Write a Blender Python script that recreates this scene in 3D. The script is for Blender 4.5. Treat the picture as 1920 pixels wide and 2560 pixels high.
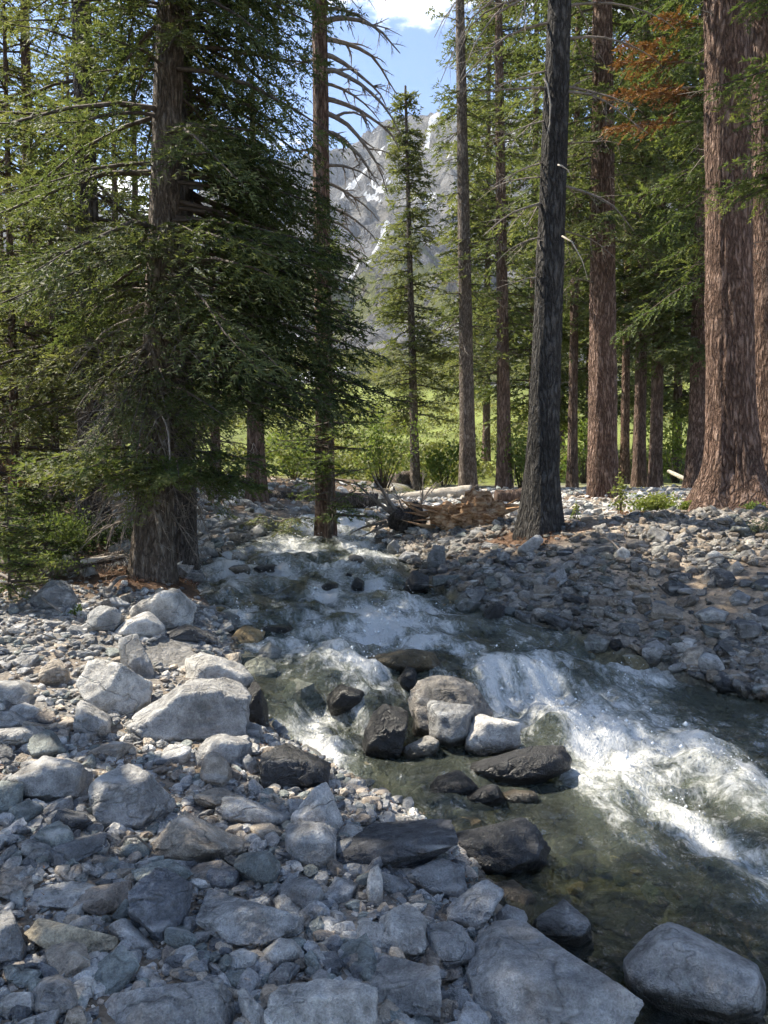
import bpy, bmesh, math
import numpy as np
from mathutils import Vector, Matrix

for o in list(bpy.data.objects):
    bpy.data.objects.remove(o)
S = bpy.context.scene
COL = S.collection
rad = math.radians

# ------------------------------------------------------------------ camera
F, PITCH, EYE = 1923.0, rad(3.0), 1.9
cam = bpy.data.cameras.new('camera')
cam.sensor_fit = 'HORIZONTAL'; cam.sensor_width = 36.0; cam.lens = 36.0 * F / 1920.0
cam.clip_start = 0.05; cam.clip_end = 20000
camo = bpy.data.objects.new('camera', cam); COL.objects.link(camo)
camo.location = (0, 0, EYE); camo.rotation_euler = (rad(90) - PITCH, 0, 0)
S.camera = camo

# ------------------------------------------------------------------ sky and sun
SUN_AZ, SUN_EL = rad(63), rad(50)        # azimuth counted to the left of the view direction
SUNV = Vector((-math.sin(SUN_AZ) * math.cos(SUN_EL), math.cos(SUN_AZ) * math.cos(SUN_EL), math.sin(SUN_EL)))
sl = bpy.data.lights.new('sun', 'SUN'); sl.energy = 3.0; sl.angle = rad(0.5); sl.color = (1.0, 0.92, 0.78)
slo = bpy.data.objects.new('sun', sl); COL.objects.link(slo)
slo.rotation_euler = SUNV.to_track_quat('Z', 'Y').to_euler(); slo.location = (-40, 10, 50)

W = bpy.data.worlds.new('World'); S.world = W; W.use_nodes = True
wn, wk = W.node_tree.nodes, W.node_tree.links
wn.clear()
sky = wn.new('ShaderNodeTexSky'); sky.sky_type = 'NISHITA'; sky.sun_disc = False
sky.sun_elevation = SUN_EL; sky.sun_rotation = -SUN_AZ
sky.altitude = 1800; sky.air_density = 1.0; sky.dust_density = 0.3; sky.ozone_density = 4.0
bgn = wn.new('ShaderNodeBackground'); bgn.inputs[1].default_value = 0.066
won = wn.new('ShaderNodeOutputWorld')
# scattered cloud over the whole dome, added out of view as neutral fill light
tc = wn.new('ShaderNodeTexCoord')
sep = wn.new('ShaderNodeSeparateXYZ'); wk.new(tc.outputs['Generated'], sep.inputs[0])
mx = wn.new('ShaderNodeMath'); mx.operation = 'MAXIMUM'; mx.inputs[1].default_value = 0.08; wk.new(sep.outputs[2], mx.inputs[0])
dv = wn.new('ShaderNodeVectorMath'); dv.operation = 'DIVIDE'; wk.new(tc.outputs['Generated'], dv.inputs[0])
cmb = wn.new('ShaderNodeCombineXYZ'); cmb.inputs[2].default_value = 1.0
wk.new(mx.outputs[0], cmb.inputs[0]); wk.new(mx.outputs[0], cmb.inputs[1]); wk.new(cmb.outputs[0], dv.inputs[1])
mp = wn.new('ShaderNodeMapping'); wk.new(dv.outputs[0], mp.inputs[0])
CLOUD_OFF = (54.236, 36.829, 0.0)
mp.inputs['Location'].default_value = CLOUD_OFF
cn = wn.new('ShaderNodeTexNoise'); cn.inputs['Scale'].default_value = 1.15; cn.inputs['Detail'].default_value = 9; cn.inputs['Roughness'].default_value = 0.58
wk.new(mp.outputs[0], cn.inputs['Vector'])
cr = wn.new('ShaderNodeValToRGB'); cr.color_ramp.elements[0].position = 0.585; cr.color_ramp.elements[1].position = 0.70
wk.new(cn.outputs[0], cr.inputs[0])
cmx = wn.new('ShaderNodeMixRGB'); cmx.inputs[2].default_value = (19.0, 18.3, 17.4, 1)
wk.new(cr.outputs[0], cmx.inputs[0]); wk.new(sky.outputs[0], cmx.inputs[1]); wk.new(cmx.outputs[0], bgn.inputs[0])
wk.new(bgn.outputs[0], won.inputs[0])

S.view_settings.view_transform = 'Standard'; S.view_settings.look = 'None'
S.view_settings.exposure = 2.1; S.view_settings.gamma = 1.0; S.view_settings.use_curve_mapping = False
S.render.engine = 'CYCLES'
S.cycles.max_bounces = 5; S.cycles.diffuse_bounces = 2; S.cycles.glossy_bounces = 2
S.cycles.transmission_bounces = 4; S.cycles.transparent_max_bounces = 8; S.cycles.volume_bounces = 0
S.cycles.caustics_reflective = False; S.cycles.caustics_refractive = False
S.cycles.use_denoising = True; S.cycles.use_adaptive_sampling = True; S.cycles.adaptive_threshold = 0.025; S.cycles.adaptive_min_samples = 16; S.cycles.sample_clamp_indirect = 6.0

# ------------------------------------------------------------------ small tools
RNG = np.random.default_rng(11)

def _hash(i, j, k, seed):
    n = (i.astype(np.int64) * 73856093) ^ (j.astype(np.int64) * 19349663) ^ (k.astype(np.int64) * 83492791) ^ (seed * 2654435761)
    n = (n ^ (n >> 13)) * 1274126177
    n = n & 0x7fffffff
    n = (n ^ (n >> 11)) * 668265263
    return ((n & 0xffffff) / 0x7fffff) - 1.0

def vnoise(P, seed=0):
    P = np.asarray(P, float)
    I = np.floor(P).astype(np.int64); f = P - I; f = f * f * f * (f * (f * 6 - 15) + 10)
    out = 0
    for a in (0, 1):
        wa = f[:, 0] if a else 1 - f[:, 0]
        for b in (0, 1):
            wb = f[:, 1] if b else 1 - f[:, 1]
            for c in (0, 1):
                wc = f[:, 2] if c else 1 - f[:, 2]
                out = out + wa * wb * wc * _hash(I[:, 0] + a, I[:, 1] + b, I[:, 2] + c, seed)
    return out

def fbm(P, octs=4, seed=0, gain=0.5, lac=2.03):
    a, s, out = 1.0, 1.0, 0
    P = np.asarray(P, float)
    for o in range(octs):
        out = out + a * vnoise(P * s + 17.3 * o, seed + o); a *= gain; s *= lac
    return out

def ridged(P, octs=4, seed=0, gain=0.5):
    a, s, out = 1.0, 1.0, 0
    for o in range(octs):
        out = out + a * (1 - np.abs(vnoise(np.asarray(P) * s + 9.1 * o, seed + o))); a *= gain; s *= 2.07
    return out

def smooth(a, b, x):
    t = np.clip((x - a) / (b - a), 0, 1)
    return t * t * (3 - 2 * t)

def mesh_np(name, V, Fc, mats=(), attrs=None, shade_smooth=True):
    """V (n,3); Fc (m,3) or (m,4) ints, or a list of those."""
    me = bpy.data.meshes.new(name)
    V = np.ascontiguousarray(V, np.float32)
    Fl = Fc if isinstance(Fc, list) else [Fc]
    Fl = [np.asarray(f, np.int32) for f in Fl if len(f)]
    loops = np.concatenate([f.ravel() for f in Fl]); cnt = np.concatenate([np.full(len(f), f.shape[1], np.int32) for f in Fl])
    st = np.concatenate([[0], np.cumsum(cnt)[:-1]]).astype(np.int32)
    me.vertices.add(len(V)); me.vertices.foreach_set('co', V.ravel())
    me.loops.add(len(loops)); me.loops.foreach_set('vertex_index', loops)
    me.polygons.add(len(cnt)); me.polygons.foreach_set('loop_start', st); me.polygons.foreach_set('loop_total', cnt)
    me.update(calc_edges=True)
    me.polygons.foreach_set('use_smooth', np.full(len(cnt), bool(shade_smooth)))
    for k, v in (attrs or {}).items():
        v = np.asarray(v, np.float32)
        if v.ndim == 1:
            a = me.attributes.new(k, 'FLOAT', 'POINT'); a.data.foreach_set('value', v)
        else:
            a = me.attributes.new(k, 'FLOAT_VECTOR', 'POINT'); a.data.foreach_set('vector', np.ascontiguousarray(v[:, :3]).ravel())
    for m in mats:
        me.materials.append(m)
    return me

def link(name, me, parent=None):
    o = bpy.data.objects.new(name, me); COL.objects.link(o)
    if parent is not None:
        o.parent = parent
    return o

def tag(o, label=None, cat=None, group=None, kind=None):
    if label: o['label'] = label
    if cat: o['category'] = cat
    if group: o['group'] = group
    if kind: o['kind'] = kind
    return o

def empty(name, loc):
    o = bpy.data.objects.new(name, None); COL.objects.link(o); o.location = loc
    o.empty_display_size = 0.2
    return o

class Acc:
    """collects pieces into one mesh"""
    def __init__(s): s.V = []; s.F = []; s.n = 0; s.A = []
    def add(s, V, Fc, a=0.0):
        V = np.asarray(V, float); s.V.append(V)
        for f in (Fc if isinstance(Fc, list) else [Fc]):
            if len(f): s.F.append(np.asarray(f, np.int64) + s.n)
        s.n += len(V)
        s.A.append(np.full(len(V), a) if np.isscalar(a) else np.asarray(a, float))
    def mesh(s, name, mat, attr=None, sm=True, origin=(0, 0, 0)):
        V = np.concatenate(s.V) - np.asarray(origin)
        tri = [f for f in s.F if f.shape[1] == 3]; quad = [f for f in s.F if f.shape[1] == 4]
        Fl = []
        if tri: Fl.append(np.concatenate(tri))
        if quad: Fl.append(np.concatenate(quad))
        return mesh_np(name, V, Fl, [mat], {attr: np.concatenate(s.A)} if attr else None, sm)

def tube(path, rads, sides=6, cap=True):
    path = np.asarray(path, float); n = len(path); rads = np.broadcast_to(rads, (n,))
    T = np.gradient(path, axis=0); T /= np.linalg.norm(T, axis=1, keepdims=True) + 1e-9
    ref = np.array([0.0, 0.0, 1.0]) if abs(T[:, 2]).mean() < 0.8 else np.array([1.0, 0.0, 0.0])
    A = np.cross(T, ref); A /= np.linalg.norm(A, axis=1, keepdims=True) + 1e-9
    B = np.cross(T, A)
    th = np.arange(sides) * 2 * math.pi / sides
    V = path[:, None] + rads[:, None, None] * (A[:, None] * np.cos(th)[None, :, None] + B[:, None] * np.sin(th)[None, :, None])
    V = V.reshape(-1, 3)
    i = np.arange(n - 1)[:, None] * sides; j = np.arange(sides)[None]; j2 = (j + 1) % sides
    Q = np.stack([i + j, i + j2, i + sides + j2, i + sides + j], -1).reshape(-1, 4)
    if not cap: return V, [Q]
    V = np.concatenate([V, path[:1], path[-1:]]); c0, c1 = n * sides, n * sides + 1
    jj = np.arange(sides); jn = (jj + 1) % sides
    T3 = np.concatenate([np.stack([np.full(sides, c0), jn, jj], 1), np.stack([np.full(sides, c1), (n - 1) * sides + jj, (n - 1) * sides + jn], 1)])
    return V, [T3, Q]

# pixels of the photograph (1920 x 2560) to rays; y is the distance ahead
def ray(u, v):
    dx, dy = (u - 960) / F, (v - 1280) / F
    d = np.array([dx, math.cos(PITCH) - dy * math.sin(PITCH), -math.sin(PITCH) - dy * math.cos(PITCH)])
    return d / d[1]
def at(u, v, y):
    return np.array([0, 0, EYE]) + ray(u, v) * y

# ------------------------------------------------------------------ materials
class NT:
    def __init__(s, name):
        s.m = bpy.data.materials.new(name); s.m.use_nodes = True
        s.t = s.m.node_tree; s.t.nodes.clear()
        s.out = s.t.nodes.new('ShaderNodeOutputMaterial')
    def n(s, typ, ins=None, **kw):
        nd = s.t.nodes.new('ShaderNode' + typ)
        for k, v in kw.items(): setattr(nd, k, v)
        for k, v in (ins or {}).items():
            sock = nd.inputs[k]
            if isinstance(v, bpy.types.NodeSocket): s.t.links.new(v, sock)
            elif isinstance(v, bpy.types.Node): s.t.links.new(v.outputs[0], sock)
            else: sock.default_value = v
        return nd
    def math(s, op, a, b=None, c=None, clamp=False):
        d = {0: a}
        if b is not None: d[1] = b
        if c is not None: d[2] = c
        return s.n('Math', d, operation=op, use_clamp=clamp).outputs[0]
    def mix(s, f, a, b, blend='MIX'):
        return s.n('MixRGB', {0: f, 1: a, 2: b}, blend_type=blend).outputs[0]
    def ramp(s, f, stops):
        nd = s.n('ValToRGB', {0: f}); e = nd.color_ramp.elements
        while len(e) < len(stops): e.new(0.5)
        for el, (p, c) in zip(e, stops):
            el.position = p; el.color = c if len(c) == 4 else (*c, 1)
        return nd.outputs[0]
    def noise(s, vec, scale, detail=4, rough=0.55, dist=0.0):
        return s.n('TexNoise', {'Vector': vec, 'Scale': scale, 'Detail': detail, 'Roughness': rough, 'Distortion': dist}).outputs[0]
    def attr(s, name, out='Fac'):
        return s.n('Attribute', attribute_name=name).outputs[out]
    def mapping(s, vec, scale=(1, 1, 1), rot=(0, 0, 0), loc=(0, 0, 0)):
        return s.n('Mapping', {0: vec, 'Scale': scale, 'Rotation': rot, 'Location': loc}).outputs[0]
    def bump(s, h, strength=0.5, dist=0.02, nrm=None):
        d = {'Height': h, 'Strength': strength, 'Distance': dist}
        if nrm is not None: d['Normal'] = nrm
        return s.n('Bump', d).outputs[0]
    def done(s, shader):
        s.t.links.new(shader if isinstance(shader, bpy.types.NodeSocket) else shader.outputs[0], s.out.inputs[0]); return s.m

def g(v): return (v, v, v, 1)

def rock_material(name, from_object):
    t = NT(name)
    co = t.n('TexCoord').outputs['Object']
    geo = t.n('NewGeometry').outputs['Position']
    rnd = t.n('ObjectInfo').outputs['Random']
    base = t.n('ObjectInfo').outputs['Color'] if from_object else t.attr('tint', 'Vector')
    vec = geo
    big = t.noise(vec, 4.3, 4, 0.65)
    mid = t.noise(vec, 15.0, 5, 0.7)
    fine = t.noise(vec, 140.0, 2, 0.7)
    c = t.mix(1.0, base, t.ramp(big, [(0.30, g(0.55)), (0.52, g(1.0)), (0.72, g(1.4))]), 'MULTIPLY')
    c = t.mix(1.0, c, t.ramp(mid, [(0.32, g(0.6)), (0.5, g(1.0)), (0.68, g(1.4))]), 'MULTIPLY')
    c = t.mix(0.45, c, t.ramp(fine, [(0.33, g(0.5)), (0.5, g(1.0)), (0.68, g(1.55))]), 'MULTIPLY')
    # rusty and pale mineral patches
    st = t.noise(t.mapping(vec, (2.3, 2.3, 3.7), loc=(7, 3, 1)), 2.2, 3, 0.7)
    c = t.mix(t.ramp(st, [(0.60, g(0)), (0.78, g(0.42))]), c, (0.20, 0.145, 0.095, 1))
    pv = t.noise(t.mapping(vec, (1.0, 5.0, 9.0), rot=(0.6, 0.3, 0.9)), 2.0, 2, 0.6)
    c = t.mix(t.ramp(pv, [(0.60, g(0)), (0.72, g(0.5))]), c, (0.55, 0.54, 0.52, 1))
    ck = t.noise(t.mapping(vec, (1, 1.3, 1.7), rot=(0.4, 0.2, 0.5), loc=(3, 9, 4)), 1.7, 4, 0.55, 0.2)
    crack = t.math('MULTIPLY', t.math('ABSOLUTE', t.math('SUBTRACT', ck, 0.5)), 70.0, clamp=True)
    c = t.mix(1.0, c, t.ramp(crack, [(0.0, g(0.66)), (0.6, g(1.0))]), 'MULTIPLY')
    lk = t.noise(t.mapping(vec, (1, 1, 1), loc=(11, 2, 5)), 26.0, 3, 0.6)
    lz = t.noise(t.mapping(vec, (1, 1, 1), loc=(1, 12, 5)), 2.0, 2, 0.5)
    c = t.mix(t.math('MULTIPLY', t.ramp(lk, [(0.60, g(0)), (0.66, g(0.55))]), t.ramp(lz, [(0.45, g(0)), (0.6, g(1))])), c, (0.42, 0.42, 0.37, 1))
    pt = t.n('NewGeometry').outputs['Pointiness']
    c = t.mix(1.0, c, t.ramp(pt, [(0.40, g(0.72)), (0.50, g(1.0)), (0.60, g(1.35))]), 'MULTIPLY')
    wet = t.attr('wet')
    wetn = t.math('MULTIPLY', wet, 1.0, clamp=True)
    c = t.mix(wetn, c, t.mix(1.0, c, (0.20, 0.19, 0.165, 1), 'MULTIPLY'))
    rough = t.math('SUBTRACT', 0.82, t.math('MULTIPLY', wetn, 0.52))
    h = t.math('ADD', t.math('MULTIPLY', mid, 0.9), t.math('MULTIPLY', fine, 0.22))
    h = t.math('ADD', h, t.math('MULTIPLY', big, 1.2))
    h = t.math('ADD', h, t.math('MULTIPLY', crack, 0.2))
    nb = t.bump(h, 1.0, 0.05)
    p = t.n('BsdfPrincipled', {'Base Color': c, 'Roughness': rough, 'Normal': nb, 'Specular IOR Level': 0.4})
    return t.done(p)

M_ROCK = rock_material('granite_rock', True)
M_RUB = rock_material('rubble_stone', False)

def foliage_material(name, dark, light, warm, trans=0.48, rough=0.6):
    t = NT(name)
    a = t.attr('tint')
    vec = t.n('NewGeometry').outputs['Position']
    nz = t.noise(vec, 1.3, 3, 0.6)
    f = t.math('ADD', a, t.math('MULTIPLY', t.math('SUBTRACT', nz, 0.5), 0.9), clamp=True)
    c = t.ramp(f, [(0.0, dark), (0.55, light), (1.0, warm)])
    d = t.n('BsdfPrincipled', {'Base Color': c, 'Roughness': rough, 'Specular IOR Level': 0.25})
    tr = t.n('BsdfTranslucent', {'Color': t.mix(1.0, c, (1.25, 1.3, 0.7, 1), 'MULTIPLY')})
    return t.done(t.n('MixShader', {0: trans, 1: d.outputs[0], 2: tr.outputs[0]}))

M_FIR = foliage_material('fir_needles', (0.034, 0.050, 0.024), (0.088, 0.110, 0.046), (0.178, 0.185, 0.082))
M_FIR2 = foliage_material('bright_fir_needles', (0.042, 0.066, 0.030), (0.095, 0.125, 0.046), (0.18, 0.19, 0.07))
M_FAR = foliage_material('forest_needles', (0.042, 0.058, 0.028), (0.100, 0.120, 0.052), (0.195, 0.198, 0.090))
M_RUST = foliage_material('dead_needles', (0.10, 0.045, 0.022), (0.19, 0.088, 0.042), (0.30, 0.165, 0.085), 0.25)
M_LEAF = foliage_material('shrub_leaves', (0.065, 0.10, 0.025), (0.13, 0.18, 0.045), (0.23, 0.25, 0.075), 0.42)
M_BRUSH = foliage_material('hillside_brush', (0.095, 0.105, 0.036), (0.18, 0.18, 0.065), (0.28, 0.255, 0.11), 0.35)
M_PALE = foliage_material('wilted_needles', (0.09, 0.11, 0.05), (0.17, 0.19, 0.09), (0.26, 0.27, 0.14), 0.3)

def bark_material(name, dark, mid, light, sc=1.0, depth=0.05):
    t = NT(name)
    vec = t.n('TexCoord').outputs['Object']
    warp = t.n('TexNoise', {'Vector': vec, 'Scale': 4.0 * sc, 'Detail': 3.0}).outputs['Color']
    v2 = t.n('MixRGB', {0: 0.06, 1: vec, 2: warp}, blend_type='ADD').outputs[0]
    n0 = t.noise(t.mapping(v2, (14 * sc, 14 * sc, 3.3 * sc)), 1.0, 2, 0.55)
    rid = t.math('MULTIPLY', t.math('ABSOLUTE', t.math('SUBTRACT', n0, 0.5)), 5.5, clamp=True)   # long furrows
    n1 = t.noise(t.mapping(v2, (34 * sc, 34 * sc, 13 * sc)), 1.0, 4, 0.65)
    n2 = t.noise(t.mapping(vec, (80, 80, 45)), 1.0, 2, 0.7)
    h = t.math('ADD', t.math('MULTIPLY', rid, 0.75), t.math('MULTIPLY', n1, 0.75))
    c = t.ramp(t.math('MULTIPLY', h, 0.72), [(0.14, dark), (0.48, mid), (0.9, light)])
    c = t.mix(0.5, c, t.ramp(n2, [(0.35, g(0.65)), (0.65, g(1.35))]), 'MULTIPLY')
    lg = t.noise(vec, 1.3, 3, 0.6)
    c = t.mix(0.8, c, t.ramp(lg, [(0.35, g(0.68)), (0.65, g(1.25))]), 'MULTIPLY')
    hh = t.math('ADD', h, t.math('MULTIPLY', n2, 0.15))
    p = t.n('BsdfPrincipled', {'Base Color': c, 'Roughness': 0.9, 'Specular IOR Level': 0.2, 'Normal': t.bump(hh, 1.0, depth)})
    return t.done(p)

M_BARK_RED = bark_material('red_bark', (0.034, 0.021, 0.016), (0.160, 0.099, 0.072), (0.35, 0.245, 0.19), 1.0, 0.07)
M_BARK_GREY = bark_material('grey_bark', (0.02, 0.017, 0.015), (0.095, 0.08, 0.07), (0.19, 0.165, 0.145), 1.2, 0.05)
M_BARK_SHADED = bark_material('shade_darkened_bark', (0.013, 0.012, 0.011), (0.050, 0.046, 0.042), (0.105, 0.098, 0.09), 1.2, 0.05)  # grey bark darkened to paint in the shade on its trunk
M_BARK_TAN = bark_material('tan_bark', (0.035, 0.028, 0.022), (0.15, 0.118, 0.092), (0.29, 0.245, 0.20), 1.3, 0.05)
M_BARK_FAR = bark_material('brown_bark', (0.04, 0.027, 0.02), (0.15, 0.10, 0.076), (0.26, 0.19, 0.15), 0.8, 0.06)

def wood_material(name, a, b, rough=0.8):
    t = NT(name)
    vec = t.n('TexCoord').outputs['Object']
    n1 = t.noise(t.mapping(vec, (9, 9, 9)), 1.5, 5, 0.65)
    c = t.ramp(n1, [(0.3, a), (0.7, b)])
    return t.done(t.n('BsdfPrincipled', {'Base Color': c, 'Roughness': rough, 'Specular IOR Level': 0.25, 'Normal': t.bump(n1, 0.6, 0.02)}))

M_TWIG = wood_material('live_branch_wood', (0.045, 0.034, 0.026), (0.12, 0.095, 0.075))
M_DEAD = wood_material('dead_branch_wood', (0.11, 0.09, 0.073), (0.29, 0.25, 0.21))
M_PALEWOOD = wood_material('bleached_wood', (0.30, 0.26, 0.21), (0.52, 0.47, 0.40))
def rot_material():
    t = NT('rotten_orange_wood')
    vec = t.n('TexCoord').outputs['Object']
    gr = t.noise(t.mapping(vec, (2.5, 22, 22), rot=(0.1, 0.2, 0.05)), 1.0, 5, 0.65, 0.4)
    bl = t.noise(vec, 4.0, 3, 0.6)
    c = t.ramp(gr, [(0.26, (0.07, 0.04, 0.026)), (0.42, (0.34, 0.18, 0.09)), (0.54, (0.55, 0.35, 0.20)), (0.70, (0.68, 0.54, 0.37))])
    c = t.mix(0.8, c, t.ramp(bl, [(0.32, g(0.5)), (0.62, g(1.25))]), 'MULTIPLY')
    return t.done(t.n('BsdfPrincipled', {'Base Color': c, 'Roughness': 0.9, 'Specular IOR Level': 0.15, 'Normal': t.bump(t.math('ADD', gr, t.math('MULTIPLY', bl, 0.5)), 1.0, 0.09)}))
M_ROT = rot_material()

# ------------------------------------------------------------------ the stream's banks and bed
SY = np.array([-30, -6, 0.5, 1.5, 2.2, 3.0, 3.6, 4.2, 4.8, 5.3, 6.0, 7.0, 8.0, 8.7, 10, 11.3, 13, 14.5, 16, 17.5, 19, 21, 24, 30, 45])
SL = np.array([3.0, 1.6, 1.0, 0.85, 0.74, 0.56, 0.40, 0.05, -0.50, -0.85, -1.12, -1.34, -1.85, -2.12, -2.5, -2.45, -2.2, -2.05, -1.85, -1.5, -1.1, -0.5, 0.1, 1.2, 5.0])
SR = np.array([9.0, 5.8, 4.7, 4.6, 4.5, 4.35, 4.2, 4.05, 3.8, 3.55, 3.15, 2.25, 1.25, 0.88, 0.48, 0.25, -0.12, -0.25, -0.38, -0.30, -0.05, 0.4, 1.0, 2.1, 6.0])
def Lx(y): return np.interp(y, SY, SL)
def Rx(y): return np.interp(y, SY, SR)
def _pdist(x, y, px, py):
    d = np.full(x.shape, 1e9)
    for i in range(len(px) - 1):
        ax, ay, bx, by = px[i], py[i], px[i + 1], py[i + 1]
        t = np.clip(((x - ax) * (bx - ax) + (y - ay) * (by - ay)) / ((bx - ax) ** 2 + (by - ay) ** 2), 0, 1)
        d = np.minimum(d, np.hypot(x - ax - t * (bx - ax), y - ay - t * (by - ay)))
    return d
def qof(x, y): return y - 0.5 * np.clip(x, -2, 3)
WQ = np.array([-30, 0, 2.5, 4.5, 5.35, 5.62, 5.95, 6.4, 7.0, 7.15, 8.0, 8.2, 9.2, 9.4, 10.8, 11.0, 13.0, 13.3, 15.3, 16.2, 17.4, 19, 21, 24, 30, 60])
WZ = np.array([-0.7, -0.10, -0.02, 0.05, 0.085, 0.14, 0.31, 0.36, 0.375, 0.415, 0.43, 0.465, 0.49, 0.525, 0.57, 0.61, 0.70, 0.745, 0.82, 0.93, 0.97, 1.03, 1.10, 1.20, 1.35, 2.0])
BQ = np.array([-30, 0, 3, 5, 6.5, 8, 11, 16, 19, 24, 30, 60]); BZ = np.array([-0.6, 0.0, 0.02, 0.10, 0.30, 0.45, 0.60, 0.90, 1.03, 1.2, 1.35, 2.0])
def wlev(x, y): return np.interp(qof(x, y), WQ, WZ)

def ground_h(x, y, fine=True):
    x = np.asarray(x, float); y = np.asarray(y, float); sh = x.shape
    x = x.ravel(); y = y.ravel()
    L, R = Lx(y), Rx(y)
    dl, dr = _pdist(x, y, SL, SY), _pdist(x, y, SR, SY)
    inside = (x > L) & (x < R)
    q = qof(x, y); wl = np.interp(q, WQ, WZ); bl = np.interp(q, BQ, BZ)
    s = np.minimum(dl, dr)
    bed = wl - 0.05 - 0.30 * (1 - np.exp(-s / 0.45))
    left = bl + 0.02 + 0.20 * (1 - np.exp(-dl / 0.5)) + 0.045 * np.minimum(dl, 6) + 0.02 * np.clip(dl - 6, 0, 40)
    plat = 1.06 + 0.013 * (y - 10) + 0.012 * np.clip(x - 4, 0, 30) + 0.30 * np.exp(-((y - 10.1 - 0.1 * (x - 3)) / 0.8) ** 2) * smooth(0.8, 1.6, x)
    plat = np.where(y < 9, plat - 0.0 * y, plat)
    rb = bl + 0.03 + 0.30 * dr
    k = 0.10
    hmin = np.clip(0.5 + 0.5 * (plat - rb) / k, 0, 1)
    right = plat * (1 - hmin) + rb * hmin - k * hmin * (1 - hmin)
    right = np.where(y > 12, np.maximum(right, bl + 0.05), right)
    h = np.where(inside, bed, np.where(x <= L, left, right))
    # the valley floor lifts towards the mountain
    h = np.where(y > 27, h + (1.02 + 0.013 * y - h) * smooth(27, 33, y), h)
    yy = np.clip(y - 34, 0, 90)
    h = h + 0.092 * yy + 0.0006 * yy ** 2 - 0.06 * np.clip(y - 128, 0, 600)
    h = np.clip(h, -30, 60)
    if fine:
        P = np.stack([x, y, 0 * x], 1)
        near = np.exp(-np.abs(y - 5) / 40)
        h = h + 0.045 * fbm(P * 1.1, 3, 5) * near + 0.018 * fbm(P * 5, 3, 9) * near + np.where(y > 30, 0.9 * fbm(P * 0.06, 3, 3) * np.clip((y - 30) / 40, 0, 1), 0)
    return h.reshape(sh)

def surf(x, y):
    h = ground_h(x, y); x = np.asarray(x, float); y = np.asarray(y, float)
    ins = (x > Lx(y)) & (x < Rx(y))
    return np.where(ins, np.maximum(h, wlev(x, y)), h)

_YC = 1.2 * (75.0 ** np.linspace(0, 1, 130))
def hit(u, v, f=surf):
    d = ray(u, v)
    ys = _YC
    for step in (1, 2):
        X, Y, Z = d[0] * ys, ys, EYE + d[2] * ys
        below = Z < f(X, Y)
        i = int(np.argmax(below)) if below.any() else len(ys) - 1
        if step == 1: ys = np.linspace(ys[max(i - 1, 0)], ys[i], 24)
    return np.array([X[i], Y[i], Z[i]])

def axis(stops):
    out = [stops[0][0]]
    for (a, _), (b, step) in zip(stops[:-1], stops[1:]):
        n = max(1, int(round((b - a) / step))); out += list(a + (b - a) * (np.arange(1, n + 1) / n))
    return np.array(out)
gx = axis([(-1900, 0), (-400, 200), (-60, 20), (-16, 1.5), (-5, 0.25), (6, 0.10), (14, 0.35), (60, 2), (400, 20), (1900, 200)])
gy = axis([(-1900, 0), (-200, 200), (-20, 10), (0, 1.0), (12, 0.10), (34, 0.25), (70, 1.2), (300, 8), (1900, 100)])
X, Y = np.meshgrid(gx, gy)
Z = ground_h(X, Y)
nx, ny = len(gx), len(gy)
V = np.stack([X, Y, Z], -1).reshape(-1, 3)
ii = (np.arange(ny - 1)[:, None] * nx + np.arange(nx - 1)[None]).ravel()
FQ = np.stack([ii, ii + 1, ii + nx + 1, ii + nx], 1)
xf, yf = V[:, 0], V[:, 1]
P2 = np.stack([xf, yf, 0 * xf], 1)
nz = fbm(P2 * 0.9, 4, 21)
sand = np.array([0.25, 0.20, 0.15]); grav = np.array([0.22, 0.21, 0.195]); duff = np.array([0.115, 0.080, 0.055]); green = np.array([0.16, 0.185, 0.045]); bedc = np.array([0.15, 0.135, 0.085])
C = grav + (sand - grav) * smooth(-0.3, 0.5, nz)[:, None]
SANDY = hit(1790, 1500, ground_h)
sw = np.exp(-(((xf - SANDY[0]) / 1.0) ** 2 + ((yf - SANDY[1]) / 0.55) ** 2)); C = C + (np.array([0.34, 0.265, 0.19]) - C) * np.clip(1.3 * sw + 0.5 * smooth(0.5, 2, xf - Rx(yf)) * (yf < 12), 0, 1)[:, None]
ins = ((xf > Lx(yf)) & (xf < Rx(yf)))
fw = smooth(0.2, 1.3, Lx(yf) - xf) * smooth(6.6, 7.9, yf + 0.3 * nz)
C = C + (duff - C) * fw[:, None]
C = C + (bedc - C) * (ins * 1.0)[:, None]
FEET = ((2.14, 10.6, 0.7), (5.64, 12.4, 1.3), (5.7, 20.0, 1.1), (-2.6, 8.5, 0.9), (-4.14, 11.0, 1.0), (2.65, 24.0, 0.8), (4.25, 27, 0.8))
for (fx_, fy_, fr_) in FEET:
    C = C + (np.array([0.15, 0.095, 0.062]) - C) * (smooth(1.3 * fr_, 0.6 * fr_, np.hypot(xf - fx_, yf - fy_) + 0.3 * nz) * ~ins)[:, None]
gw = smooth(25, 34, yf + 3 * nz)
C = C + (green * (0.8 + 0.5 * smooth(-0.5, 0.6, fbm(P2 * 0.25, 3, 8)))[:, None] - C) * gw[:, None]
gt = NT('stream_valley_ground')
pos = gt.n('NewGeometry').outputs['Position']
gc = gt.attr('tint', 'Vector')
n1 = gt.noise(pos, 6, 6, 0.65); n2 = gt.noise(pos, 60, 4, 0.7)
vo = gt.n('TexVoronoi', {'Vector': pos, 'Scale': 28.0}); vcol = vo.outputs['Color']
gcc = gt.mix(0.8, gc, gt.ramp(n1, [(0.3, g(0.6)), (0.7, g(1.4))]), 'MULTIPLY')
gcc = gt.mix(0.6, gcc, gt.ramp(n2, [(0.3, g(0.5)), (0.7, g(1.5))]), 'MULTIPLY')
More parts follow.
